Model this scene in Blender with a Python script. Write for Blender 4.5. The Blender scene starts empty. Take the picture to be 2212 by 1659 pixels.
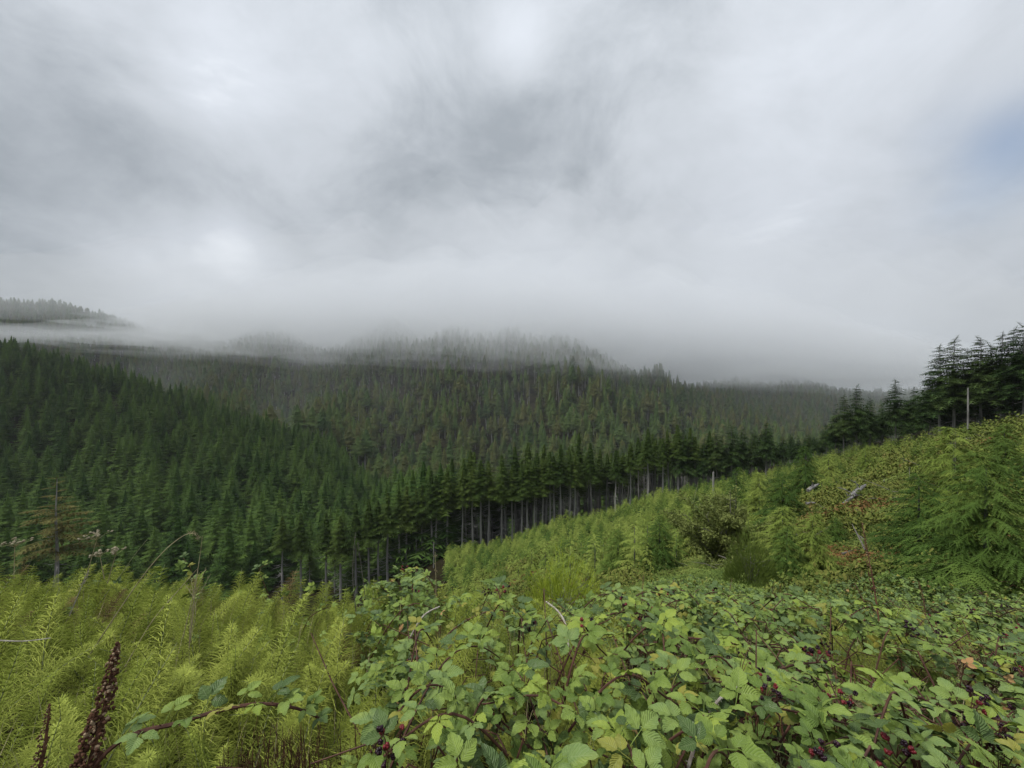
import bpy, math, random
import numpy as np
from mathutils import Vector, Matrix, Euler, noise as mnoise

random.seed(7); np.random.seed(7)
sc = bpy.context.scene
COL = sc.collection
F = 400.0                      # focal length in pixels of a 1024 wide frame

# ---------------------------------------------------------------- camera
cam_d = bpy.data.cameras.new('camera'); cam = bpy.data.objects.new('camera', cam_d); COL.objects.link(cam)
cam_d.sensor_width = 36.0; cam_d.lens = 36.0 * F / 1024.0
cam_d.clip_start = 0.05; cam_d.clip_end = 6000
cam.location = (0, 0, 0); cam.rotation_euler = (math.radians(90), 0, 0)
sc.camera = cam

# ---------------------------------------------------------------- light and sky
SUN_EL, SUN_AZ = math.radians(56), math.radians(255)      # azimuth clockwise from +Y
sun_d = bpy.data.lights.new('sun', 'SUN'); sun_d.energy = 1.5; sun_d.angle = math.radians(14); sun_d.color = (1.0, .975, .93)
sun = bpy.data.objects.new('sun', sun_d); COL.objects.link(sun)
sdir = Vector((math.sin(SUN_AZ) * math.cos(SUN_EL), math.cos(SUN_AZ) * math.cos(SUN_EL), math.sin(SUN_EL)))
sun.rotation_euler = sdir.to_track_quat('Z', 'Y').to_euler()
sc.view_settings.view_transform = 'Standard'; sc.view_settings.look = 'None'
sc.view_settings.exposure = 0.82; sc.view_settings.gamma = 1.0
sc.render.engine = 'CYCLES'
sc.cycles.max_bounces = 8; sc.cycles.diffuse_bounces = 1; sc.cycles.glossy_bounces = 1
sc.cycles.transmission_bounces = 2; sc.cycles.volume_bounces = 5; sc.cycles.transparent_max_bounces = 64
sc.cycles.use_denoising = True
sc.cycles.denoising_prefilter = 'ACCURATE'
sc.cycles.caustics_reflective = False; sc.cycles.caustics_refractive = False

def srgb(r, g, b):
    f = lambda c: (c / 255.0 / 12.92) if c <= 10 else ((c / 255.0 + .055) / 1.055) ** 2.4
    return (f(r), f(g), f(b), 1.0)

def build_world():
    w = bpy.data.worlds.new('World'); sc.world = w; w.use_nodes = True
    nt = w.node_tree; N = nt.nodes; L = nt.links; N.clear()
    out = N.new('ShaderNodeOutputWorld')
    tc = N.new('ShaderNodeTexCoord')
    sky = N.new('ShaderNodeTexSky'); sky.sky_type = 'NISHITA'; sky.sun_disc = False
    sky.sun_elevation = SUN_EL; sky.sun_rotation = SUN_AZ
    bsky = N.new('ShaderNodeBackground'); bsky.inputs[1].default_value = 0.08
    L.new(sky.outputs[0], bsky.inputs[0])
    def math_(op, a, b=None, clamp=False):
        m = N.new('ShaderNodeMath'); m.operation = op; m.use_clamp = clamp
        for i, v in enumerate((a, b)):
            if v is None: continue
            if isinstance(v, (int, float)): m.inputs[i].default_value = v
            else: L.new(v, m.inputs[i])
        return m.outputs[0]
    sep = N.new('ShaderNodeSeparateXYZ'); L.new(tc.outputs['Generated'], sep.inputs[0])
    zz = math_('ADD', math_('MAXIMUM', sep.outputs[2], 0.0), 0.42)
    px = math_('DIVIDE', sep.outputs[0], zz); py = math_('DIVIDE', sep.outputs[1], zz)
    cmb = N.new('ShaderNodeCombineXYZ'); L.new(px, cmb.inputs[0]); L.new(math_('MULTIPLY', py, 0.55), cmb.inputs[1])
    def noise_(scale, detail, rough, dist, off):
        mp = N.new('ShaderNodeMapping'); mp.inputs[1].default_value = off
        L.new(cmb.outputs[0], mp.inputs[0])
        n = N.new('ShaderNodeTexNoise'); n.inputs['Scale'].default_value = scale; n.inputs['Detail'].default_value = detail
        n.inputs['Roughness'].default_value = rough; n.inputs['Distortion'].default_value = dist
        L.new(mp.outputs[0], n.inputs[0]); return n.outputs[0]
    n1 = noise_(1.0, 3, .5, .6, (3.1, 1.2, 0)); n2 = noise_(2.6, 7, .55, .4, (9.1, 4.2, 0)); s3 = noise_(3.3, 9, .62, .35, (4.6, 2.2, 1)); mp3 = N.new('ShaderNodeMapping'); mp3.inputs[3].default_value = (1, 1, 1.5); L.new(tc.outputs['Generated'], mp3.inputs[0]); L.new(mp3.outputs[0], s3.node.inputs[0])
    v = math_('ADD', math_('MULTIPLY', n1, .34), math_('ADD', math_('MULTIPLY', n2, .20), math_('MULTIPLY', s3, .46)))
    # brighter thin places in the cloud cover and darker thick ones, by direction
    def spot(x, y, rad, amt, v):
        d = Vector(((x * .46293 - 512) / F, 1, -(y * .46293 - 384) / F)).normalized()
        dp = N.new('ShaderNodeVectorMath'); dp.operation = 'DOT_PRODUCT'; dp.inputs[1].default_value = d
        nrm = N.new('ShaderNodeVectorMath'); nrm.operation = 'NORMALIZE'; L.new(tc.outputs['Generated'], nrm.inputs[0])
        L.new(nrm.outputs[0], dp.inputs[0])
        ang = math_('ARCCOSINE', dp.outputs['Value'])
        wob = math_('ADD', math_('MULTIPLY', n2, 1.6), .2)
        t = math_('DIVIDE', math_('MULTIPLY', ang, wob), math.radians(rad))
        g = math_('EXPONENT', math_('MULTIPLY', math_('MULTIPLY', t, t), -1.0))
        return math_('ADD', v, math_('MULTIPLY', g, amt))
    for a in ((440, 120, 7, .19), (1125, 90, 4, .16), (500, 545, 4.5, .24), (330, 590, 6, .12), (1060, 10, 7, .07),
              (150, 330, 12, -.13), (930, 330, 9, -.10), (1420, 60, 9, -.06), (780, 120, 8, .08), (1750, 300, 12, .07),
              (60, 560, 9, -.06), (1650, 640, 7, .08), (1100, 560, 12, -.05), (2000, 60, 9, .05), (250, 30, 7, -.08)):
        v = spot(*a, v)
    ramp = N.new('ShaderNodeValToRGB'); L.new(v, ramp.inputs[0])
    e = ramp.color_ramp.elements
    e[0].position = .35; e[0].color = srgb(143, 149, 155)
    e[1].position = .80; e[1].color = srgb(234, 238, 243)
    a = e.new(.50); a.color = srgb(177, 182, 188)
    b = e.new(.64); b.color = srgb(193, 198, 205)
    bcl = N.new('ShaderNodeBackground'); bcl.inputs[1].default_value = 1.0
    zen = math_('MULTIPLY_ADD', math_('POWER', math_('MAXIMUM', sep.outputs[2], 0.0), 1.5), .55); zen.node.inputs[2].default_value = .68
    zs = math_('MULTIPLY', zen, .93); L.new(zs, bcl.inputs[1]); L.new(ramp.outputs[0], bcl.inputs[0])
    blue = spot(2185, 305, 3.8, 1.0, 0.0); blue2 = spot(2060, 290, 3.2, .35, 0.0)
    thin = math_('MULTIPLY', math_('MAXIMUM', blue, blue2), .55)
    mix = N.new('ShaderNodeMixShader'); L.new(math_('SUBTRACT', .96, thin), mix.inputs[0])
    L.new(bsky.outputs[0], mix.inputs[1]); L.new(bcl.outputs[0], mix.inputs[2])
    L.new(mix.outputs[0], out.inputs[0])
build_world()

# ---------------------------------------------------------------- terrain
def P(x, y, Y):               # a spot seen at (x, y) of a 2212 wide view, Y metres ahead
    return Vector(((x * .46293 - 512) / F * Y, Y, -(y * .46293 - 384) / F * Y))

# smooth value noise, vectorised
_perm = np.random.RandomState(3).rand(256, 256)
def vn(x, y, s=1.0):
    x = np.asarray(x, float) * s + 1000; y = np.asarray(y, float) * s + 1000
    xi = np.floor(x).astype(int); yi = np.floor(y).astype(int); fx = x - xi; fy = y - yi
    fx = fx * fx * (3 - 2 * fx); fy = fy * fy * (3 - 2 * fy)
    g = lambda a, b: _perm[a % 256, b % 256]
    return (g(xi, yi) * (1 - fx) + g(xi + 1, yi) * fx) * (1 - fy) + (g(xi, yi + 1) * (1 - fx) + g(xi + 1, yi + 1) * fx) * fy


def vnoise2(x, y, q): return vn(x, y, q)
ctrl = []
def C(x, y, z): ctrl.append((x, y, z))
def CP(x, y, Y, dz=0.0):
    p = P(x, y, Y); ctrl.append((p.x, p.y, p.z + dz))
def CU(u, Y, z): ctrl.append((u * Y, Y, z))
for x, y, z in ((0, 0, -1.65), (1, .6, -1.66), (-1, .6, -1.66), (0, 1.2, -1.68), (-2, 1.5, -1.78), (2.2, 1.5, -1.75), (0, -5, -1.4),
                (-6, -4, -1.6), (6, -4, -1.3), (0, -30, 2), (-40, -25, -4), (45, -20, 3), (0, -150, 20), (-200, -50, 0), (260, -40, 20),
                (0, -700, 60), (700, -300, 60), (-900, -200, 60), (-14, 2, -2.5), (15, 3, -2.4)):
    C(x, y, z)
# near shelf
for u, Y, z in ((-1.25, 2.5, -1.95), (-1.25, 4, -2.45), (-.8, 2.5, -1.98), (-.8, 4, -2.56), (-.4, 2.5, -2.06), (-.4, 4, -2.74), (0, 2.5, -2.05),
                (0, 4.2, -2.9), (.3, 6, -4.1), (0, 6, -4.3), (-.4, 5.2, -3.9), (-.8, 5.2, -3.75), (-1.25, 5.4, -3.7), (-.25, 3.4, -2.38),
                (.6, 2.5, -2.1), (.6, 4.2, -2.85), (1.2, 2.8, -2.3), (1.2, 1.5, -1.8), (.35, 4.3, -2.9)):
    CU(u, Y, z)
for u, Y, z in ((-1.25, 9, -8), (-.7, 9, -8.5), (-.2, 9, -7), (-1.2, 22, -19), (-.7, 22, -19), (-.2, 22, -17), (-1.25, 60, -40), (-.7, 60, -41), (-.25, 60, -38)):
    CU(u, Y, z)
CP(1100, 1230, 30, -2.2); CP(1300, 1215, 18, -1.2); CP(1300, 1175, 42, -2); CP(1000, 1215, 80, -1.5); CP(1150, 1170, 78, -1.5)
CP(1600, 1240, 11, -.4); CP(1600, 1285, 7, -.8); CP(1900, 1300, 5, -.75); CP(2150, 1275, 7, -.3); CP(1850, 1210, 13, -.4); CP(1400, 1275, 8, -.7)
CP(1860, 1085, 25); CP(2000, 1015, 35); CP(2200, 945, 38); CP(2100, 1060, 20); CP(2212, 1100, 14, -.3); CP(1720, 1120, 26, -.5)
CP(1500, 1160, 38, -1.5); CP(1700, 1085, 50, -1.0); CP(1300, 1135, 75, -2); CP(1900, 1020, 50, -.3)
for x, y, Y in ((2350, 905, 50), (2200, 928, 55), (2030, 957, 65), (1850, 983, 80), (1740, 1003, 92), (1600, 1040, 98), (1400, 1085, 103),
                (1200, 1135, 105), (965, 1197, 105), (830, 1262, 105), (600, 1290, 108), (300, 1300, 108), (0, 1300, 102)):
    CP(x, y, Y)
for u, Y, z in ((.6, 150, -34), (.85, 120, -20), (1.2, 90, -7), (1.3, 130, -8), (1.4, 220, -10), (.3, 150, -50), (0, 150, -62), (.9, 220, -45),
                (-.1, 210, -82), (.3, 250, -84), (.7, 300, -80), (0, 320, -104), (-.27, 250, -77), (-.62, 300, -40), (-.93, 330, -8),
                (-1.28, 350, 20), (-1.15, 345, 12), (-1.03, 338, 1), (-.78, 320, -26), (-.45, 290, -58), (-1.75, 350, 60), (-1.28, 440, -15), (-.9, 430, -50), (-.3, 340, -100), (-.6, 400, -70),
                (-1.28, 200, -46), (-.93, 160, -57), (-.47, 160, -68), (-.7, 210, -56), (-1.0, 240, -36), (-.45, 220, -66)):
    CU(u, Y, z)
for u, Y, z in ((0, 400, -114), (0, 500, -68), (0, 600, -14), (0, 700, 42), (0, 820, 86), (0, 1000, 70),
                (-.3, 420, -100), (-.3, 600, -22), (-.3, 750, 52), (-.3, 900, 112), (-.15, 760, 70), (-.15, 880, 100), (-.45, 1250, 60), (-.2, 1250, 30), (-.7, 1300, 80), (.12, 760, 52), (-.6, 500, -85), (-.6, 640, -22), (-.6, 820, 62), (-.6, 1000, 125),
                (-1.0, 600, -60), (-1.0, 820, 50), (-1.0, 1050, 148), (-1.28, 650, -50), (-1.28, 900, 84), (-1.28, 1080, 200), (-1.8, 900, 120),
                (-.8, 1150, 110), (-1.28, 1300, 120), (.37, 430, -98), (.37, 520, -66), (.37, 610, -36), (.37, 690, 8), (.37, 820, -30), (.2, 660, 10), (.2, 760, 34),
                (.55, 560, -78), (.55, 760, -38), (.75, 560, -90), (.75, 900, -32), (.75, 1100, -26), (.75, 1300, -60), (.55, 1300, -50), (1.1, 600, -70), (1.1, 1000, -40), (1.1, 1200, -40), (-1.15, 1080, 190),
                (.55, 1100, -26), (.3, 1150, -20), (1.6, 800, -30), (2.5, 700, 0), (-3, 700, 60), (0, 1700, -60), (1, 1700, -80), (-1, 1700, 0), (-.5, 1700, -20)):
    CU(u, Y, z)
ctrl = np.array(ctrl, dtype=float)
def warp(x, y):
    r = np.hypot(x, y); k = np.log1p(r / 3.0) / np.maximum(r, 1e-6)
    return x * k, y * k
def _phi(d2): return np.where(d2 > 0, d2 * np.log(np.maximum(d2, 1e-12)), 0.0)
_cx, _cy = warp(ctrl[:, 0], ctrl[:, 1]); _n = len(ctrl)
_s = ctrl[:, 2] / (np.hypot(ctrl[:, 0], ctrl[:, 1]) + 3)
_A = np.zeros((_n + 3, _n + 3)); _A[:_n, :_n] = _phi((_cx[:, None] - _cx) ** 2 + (_cy[:, None] - _cy) ** 2) + np.eye(_n) * 2e-3
_A[:_n, _n] = 1; _A[:_n, _n + 1] = _cx; _A[:_n, _n + 2] = _cy; _A[_n:, :_n] = _A[:_n, _n:].T
_w = np.linalg.solve(_A, np.concatenate([_s, [0, 0, 0]]))
def H(x, y):
    x = np.atleast_1d(np.asarray(x, float)); y = np.atleast_1d(np.asarray(y, float)); o = np.empty(x.shape)
    wx, wy = warp(x, y); r = np.hypot(x, y)
    for i in range(0, len(x), 20000):
        a, b = wx[i:i + 20000], wy[i:i + 20000]
        o[i:i + 20000] = _phi((a[:, None] - _cx) ** 2 + (b[:, None] - _cy) ** 2) @ _w[:_n] + _w[_n] + a * _w[_n + 1] + b * _w[_n + 2]
    z = o * (r + 3)
    z += np.clip((y - 400) / 120, 0, 1) * (vnoise2(x, y, .0085) - .5) * 10
    amp = np.clip(r * .005, .02, 2.2)
    z += amp * (np.sin(x * 2.1 / (amp + .3) + 1.3) * np.cos(y * 1.7 / (amp + .3)) * .6 + np.sin((x + y) * .9 / (amp + .3)) * .6)
    return z
def h1(x, y): return float(H([x], [y])[0])

# ---------------------------------------------------------------- materials
def new_mat(name):
    m = bpy.data.materials.new(name); m.use_nodes = True; m.node_tree.nodes.clear(); return m, m.node_tree.nodes, m.node_tree.links
def foliage_mat(name, cols, rough=.6, transl=.25, scale=1.0, spec=.3, hue_noise=True, veins=False):
    """cols: list of linear base colours picked by a mix of object random and noise"""
    m, N, L = new_mat(name)
    out = N.new('ShaderNodeOutputMaterial'); oi = N.new('ShaderNodeObjectInfo'); tc = N.new('ShaderNodeTexCoord')
    nz = N.new('ShaderNodeTexNoise'); nz.inputs['Scale'].default_value = scale; nz.inputs['Detail'].default_value = 3
    L.new(tc.outputs['Object'], nz.inputs[0])
    ad = N.new('ShaderNodeMath'); ad.operation = 'MULTIPLY_ADD'; ad.inputs[1].default_value = .62
    mu = N.new('ShaderNodeMath'); mu.operation = 'MULTIPLY_ADD'; mu.inputs[1].default_value = 1.1; mu.inputs[2].default_value = -.36
    L.new(nz.outputs[0], mu.inputs[0]); L.new(oi.outputs['Random'], ad.inputs[0]); L.new(mu.outputs[0], ad.inputs[2])
    rp = N.new('ShaderNodeValToRGB'); L.new(ad.outputs[0], rp.inputs[0]); e = rp.color_ramp.elements
    n = len(cols)
    e[0].position = 0.0; e[0].color = (*cols[0], 1); e[1].position = 1.0; e[1].color = (*cols[-1], 1)
    for i in range(1, n - 1):
        q = e.new(i / (n - 1)); q.color = (*cols[i], 1)
    col = rp.outputs[0]
    bs = N.new('ShaderNodeBsdfPrincipled'); bs.inputs['Roughness'].default_value = rough
    bs.inputs['Specular IOR Level'].default_value = spec
    if veins:
        uv = N.new('ShaderNodeUVMap'); sp = N.new('ShaderNodeSeparateXYZ'); L.new(uv.outputs[0], sp.inputs[0])
        def M(op, a, b, c=None):
            k = N.new('ShaderNodeMath'); k.operation = op
            for i, v in enumerate((a, b, c)):
                if v is None: continue
                if isinstance(v, (int, float)): k.inputs[i].default_value = v
                else: L.new(v, k.inputs[i])
            return k.outputs[0]
        au = M('ABSOLUTE', sp.outputs[0], 0)
        t = M('SUBTRACT', M('MULTIPLY', sp.outputs[1], 8.0), M('MULTIPLY', au, 2.6))
        tri = M('PINGPONG', t, .5)
        side = M('SUBTRACT', 1.0, M('MULTIPLY', tri, 7.0)); mid = M('SUBTRACT', 1.0, M('MULTIPLY', au, 14.0))
        vv = N.new('ShaderNodeMath'); vv.operation = 'MAXIMUM'; vv.use_clamp = True; L.new(side, vv.inputs[0]); L.new(mid, vv.inputs[1])
        mx = N.new('ShaderNodeMix'); mx.data_type = 'RGBA'
        L.new(M('MULTIPLY', vv.outputs[0], .38), mx.inputs[0]); L.new(col, mx.inputs[6]); mx.inputs[7].default_value = (.30, .36, .17, 1)
        col = mx.outputs[2]
        bp = N.new('ShaderNodeBump'); bp.inputs['Strength'].default_value = .5; bp.inputs['Distance'].default_value = .003
        L.new(M('MULTIPLY', tri, 2.0), bp.inputs['Height']); L.new(bp.outputs[0], bs.inputs['Normal'])
    L.new(col, bs.inputs['Base Color'])
    tr = N.new('ShaderNodeBsdfTranslucent'); L.new(col, tr.inputs[0])
    mx2 = N.new('ShaderNodeMixShader'); mx2.inputs[0].default_value = transl
    L.new(bs.outputs[0], mx2.inputs[1]); L.new(tr.outputs[0], mx2.inputs[2]); L.new(mx2.outputs[0], out.inputs[0])
    return m
def plain_mat(name, c1, c2, scale=20, rough=.85, stretch=(1, 1, 1), bump=.3, dist=.01):
    m, N, L = new_mat(name)
    out = N.new('ShaderNodeOutputMaterial'); tc = N.new('ShaderNodeTexCoord'); mp = N.new('ShaderNodeMapping'); mp.inputs[3].default_value = stretch
    nz = N.new('ShaderNodeTexNoise'); nz.inputs['Scale'].default_value = scale; nz.inputs['Detail'].default_value = 5
    L.new(tc.outputs['Object'], mp.inputs[0]); L.new(mp.outputs[0], nz.inputs[0])
    rp = N.new('ShaderNodeValToRGB'); rp.color_ramp.elements[0].position = .32; rp.color_ramp.elements[1].position = .68
    rp.color_ramp.elements[0].color = (*c1, 1); rp.color_ramp.elements[1].color = (*c2, 1); L.new(nz.outputs[0], rp.inputs[0])
    bs = N.new('ShaderNodeBsdfPrincipled'); bs.inputs['Roughness'].default_value = rough; bs.inputs['Specular IOR Level'].default_value = .25
    L.new(rp.outputs[0], bs.inputs['Base Color'])
    bp = N.new('ShaderNodeBump'); bp.inputs['Strength'].default_value = bump; bp.inputs['Distance'].default_value = dist
    L.new(nz.outputs[0], bp.inputs['Height']); L.new(bp.outputs[0], bs.inputs['Normal']); L.new(bs.outputs[0], out.inputs[0])
    return m

M_ = {}
M_['spruce'] = foliage_mat('spruce_needles', [(.018, .042, .010), (.042, .084, .018), (.095, .155, .032), (.052, .102, .028)], .8, .05, .35, .05)
M_['edge'] = foliage_mat('edge_spruce_needles', [(.026, .048, .012), (.048, .078, .016), (.078, .108, .024)], .8, .05, .35, .05)
M_['hemlock'] = foliage_mat('hemlock_needles', [(.022, .046, .014), (.042, .074, .022), (.066, .096, .028)], .8, .05, .4, .05)
M_['brown'] = foliage_mat('sparse_brown_needles', [(.12, .12, .035), (.17, .145, .050), (.14, .14, .040)], .8, .1, .4, .05)
M_['far'] = foliage_mat('old_forest_needles', [(.034, .064, .022), (.066, .110, .034), (.100, .146, .042), (.115, .118, .042), (.048, .090, .032), (.105, .145, .052)], .8, .06, .05, .05)
M_['young'] = foliage_mat('young_needles', [(.105, .165, .030), (.180, .245, .046), (.285, .345, .075), (.145, .210, .040)], .75, .08, .9, .05)
M_['young_dark'] = foliage_mat('deep_young_needles', [(.036, .075, .016), (.075, .130, .026), (.150, .215, .042)], .75, .06, 1.2, .05)
M_['horsetail'] = foliage_mat('horsetail_green', [(.180, .230, .040), (.290, .350, .062), (.430, .480, .100), (.230, .300, .055)], .7, .06, 2.5, .05)
M_['bramble'] = foliage_mat('bramble_leaf', [(.060, .110, .018), (.125, .195, .032), (.220, .300, .055), (.165, .245, .075), (.350, .410, .065)], .5, .07, 9, .2, veins=True)
M_['bramble_yellow'] = foliage_mat('yellowing_leaf', [(.25, .28, .045), (.36, .36, .06), (.42, .38, .06)], .5, .3, 14, .4, veins=True)
M_['bramble_pale'] = foliage_mat('pale_leaf_underside', [(.42, .46, .36), (.50, .53, .43)], .6, .2, 14, .3, veins=True)
M_['bramble_orange'] = foliage_mat('withered_leaf', [(.45, .20, .08), (.55, .34, .14), (.60, .26, .12)], .6, .25, 18, .3, veins=True)
M_['cover'] = foliage_mat('hillside_cover', [(.110, .070, .030), (.070, .095, .022), (.120, .155, .032), (.175, .195, .045), (.160, .165, .040), (.210, .150, .060)], .75, .06, .8, .06)
M_['willow'] = foliage_mat('willow_leaf', [(.150, .185, .050), (.210, .240, .070), (.270, .270, .090)], .7, .22, 3, .1)
M_['broom'] = foliage_mat('broom_green', [(.25, .33, .030), (.34, .42, .042), (.44, .48, .060)], .55, .2, 3)
M_['dark_bush'] = foliage_mat('dense_bush_green', [(.12, .175, .032), (.22, .28, .055)], .55, .2, 3)
M_['bark'] = plain_mat('grey_bark', (.13, .125, .115), (.31, .30, .28), 3.0, .9, (1, 1, .15), .5, .03)
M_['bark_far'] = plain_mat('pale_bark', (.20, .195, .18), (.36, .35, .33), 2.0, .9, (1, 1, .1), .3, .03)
M_['twig'] = plain_mat('dead_twig', (.10, .09, .078), (.20, .185, .16), 20)
M_['cane'] = plain_mat('bramble_cane', (.050, .020, .014), (.125, .060, .038), 25, .6)
M_['cane_dead'] = plain_mat('bleached_cane', (.26, .22, .18), (.50, .46, .40), 30, .7)
M_['deadwood'] = plain_mat('bleached_log', (.10, .095, .09), (.33, .315, .30), 9, .85, (1, 1, .2))
M_['seed'] = plain_mat('brown_seed_husk', (.045, .020, .012), (.14, .065, .035), 60, .8)
M_['seed_pale'] = plain_mat('tan_seed_husk', (.28, .19, .11), (.42, .31, .20), 60, .8)
M_['straw'] = plain_mat('dry_straw', (.24, .20, .11), (.42, .37, .22), 40, .75)
M_['stem_green'] = plain_mat('horsetail_stem', (.20, .23, .10), (.34, .36, .20), 40, .6)
M_['berry_red'] = plain_mat('red_berry', (.09, .010, .014), (.20, .025, .030), 90, .3)
M_['berry_black'] = plain_mat('black_berry', (.010, .006, .010), (.04, .012, .02), 90, .25)
M_['floret'] = plain_mat('dry_flower_head', (.20, .17, .10), (.40, .36, .25), 80, .9)

def ground_mat():
    m, N, L = new_mat('hillside_soil')
    out = N.new('ShaderNodeOutputMaterial'); geo = N.new('ShaderNodeNewGeometry')
    n1 = N.new('ShaderNodeTexNoise'); n1.inputs['Scale'].default_value = .35; n1.inputs['Detail'].default_value = 8; n1.inputs['Roughness'].default_value = .65
    n2 = N.new('ShaderNodeTexNoise'); n2.inputs['Scale'].default_value = 9; n2.inputs['Detail'].default_value = 4
    L.new(geo.outputs['Position'], n1.inputs[0]); L.new(geo.outputs['Position'], n2.inputs[0])
    r1 = N.new('ShaderNodeValToRGB'); e = r1.color_ramp.elements
    e[0].position = .3; e[0].color = (.012, .010, .006, 1); e[1].position = .72; e[1].color = (.034, .040, .012, 1)
    q = e.new(.5); q.color = (.026, .022, .010, 1); L.new(n1.outputs[0], r1.inputs[0])
    r2 = N.new('ShaderNodeValToRGB'); r2.color_ramp.elements[0].position = .35; r2.color_ramp.elements[0].color = (.45, .42, .38, 1)
    r2.color_ramp.elements[1].position = .7; r2.color_ramp.elements[1].color = (1.3, 1.2, 1.0, 1); L.new(n2.outputs[0], r2.inputs[0])
    mx = N.new('ShaderNodeMix'); mx.data_type = 'RGBA'; mx.blend_type = 'MULTIPLY'; mx.inputs[0].default_value = 1
    L.new(r1.outputs[0], mx.inputs[6]); L.new(r2.outputs[0], mx.inputs[7])
    bs = N.new('ShaderNodeBsdfPrincipled'); bs.inputs['Roughness'].default_value = .95; bs.inputs['Specular IOR Level'].default_value = .1
    L.new(mx.outputs[2], bs.inputs['Base Color'])
    bp = N.new('ShaderNodeBump'); bp.inputs['Strength'].default_value = .6; bp.inputs['Distance'].default_value = .05
    L.new(n2.outputs[0], bp.inputs['Height']); L.new(bp.outputs[0], bs.inputs['Normal']); L.new(bs.outputs[0], out.inputs[0])
    return m

# ---------------------------------------------------------------- mesh helpers
class Geo:
    def __init__(s): s.v = []; s.f = []; s.uv = None
    def tri(s, a, b, c):
        n = len(s.v); s.v += [tuple(a), tuple(b), tuple(c)]; s.f.append((n, n + 1, n + 2))
    def quad(s, a, b, c, d):
        n = len(s.v); s.v += [tuple(a), tuple(b), tuple(c), tuple(d)]; s.f.append((n, n + 1, n + 2, n + 3))
    def tube(s, pts, rad, n=6, cap=True):
        pts = [Vector(p) for p in pts]; base = len(s.v); k = len(pts)
        up = None
        for i, p in enumerate(pts):
            t = (pts[min(i + 1, k - 1)] - pts[max(i - 1, 0)])
            if t.length < 1e-9: t = Vector((0, 0, 1))
            t.normalize()
            if up is None: up = t.orthogonal().normalized()
            a = (up - t * up.dot(t))
            a = a.normalized() if a.length > 1e-6 else t.orthogonal().normalized()
            up = a; b = t.cross(a); r = rad[i] if hasattr(rad, '__len__') else rad
            for j in range(n):
                q = 2 * math.pi * j / n; s.v.append(tuple(p + (a * math.cos(q) + b * math.sin(q)) * r))
        for i in range(k - 1):
            for j in range(n):
                s.f.append((base + i * n + j, base + i * n + (j + 1) % n, base + (i + 1) * n + (j + 1) % n, base + (i + 1) * n + j))
        if cap:
            s.f.append(tuple(base + j for j in range(n))[::-1]); s.f.append(tuple(base + (k - 1) * n + j for j in range(n)))
    def blob(s, c, r, sq=(1, 1, 1), seg=6, ring=4, jit=0):
        b = len(s.v); c = Vector(c); s.v.append(tuple(c + Vector((0, 0, r * sq[2]))))
        for i in range(1, ring):
            th = math.pi * i / ring
            for j in range(seg):
                ph = 2 * math.pi * (j + .5 * (i % 2)) / seg; k = r * (1 + random.uniform(-jit, jit))
                s.v.append((c.x + k * sq[0] * math.sin(th) * math.cos(ph), c.y + k * sq[1] * math.sin(th) * math.sin(ph), c.z + k * sq[2] * math.cos(th)))
        s.v.append(tuple(c - Vector((0, 0, r * sq[2])))); e = len(s.v) - 1
        for j in range(seg):
            s.f.append((b, b + 1 + j, b + 1 + (j + 1) % seg))
            for i in range(ring - 2):
                a0 = b + 1 + i * seg; a1 = a0 + seg
                s.f.append((a0 + j, a1 + j, a1 + (j + 1) % seg, a0 + (j + 1) % seg))
            a0 = b + 1 + (ring - 2) * seg; s.f.append((a0 + j, e, a0 + (j + 1) % seg))
    def mesh(s, name, mat, smooth=False):
        me = bpy.data.meshes.new(name); me.from_pydata(s.v, [], s.f)
        if s.uv is not None:
            l = me.uv_layers.new(name='UVMap'); arr = np.empty(len(me.loops), int); me.loops.foreach_get('vertex_index', arr)
            l.data.foreach_set('uv', np.array(s.uv, np.float32)[arr].ravel())
        for m in (mat if isinstance(mat, (list, tuple)) else [mat]): me.materials.append(m)
        if smooth: me.polygons.foreach_set('use_smooth', [True] * len(me.polygons))
        me.update(); return me

def link(name, me, parent=None, loc=None, **props):
    o = bpy.data.objects.new(name, me); COL.objects.link(o)
    if parent is not None: o.parent = parent
    if loc is not None: o.location = loc
    for k, v in props.items(): o[k] = v
    return o
def thing(name, loc, label, cat, group=None, rz=0.0, scale=None):
    o = bpy.data.objects.new(name, None); COL.objects.link(o); o.empty_display_size = .2
    o.location = loc; o.rotation_euler = (0, 0, rz)
    if scale is not None: o.scale = (scale,) * 3 if not hasattr(scale, '__len__') else scale
    o['label'] = label; o['category'] = cat
    if group: o['group'] = group
    return o

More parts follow.
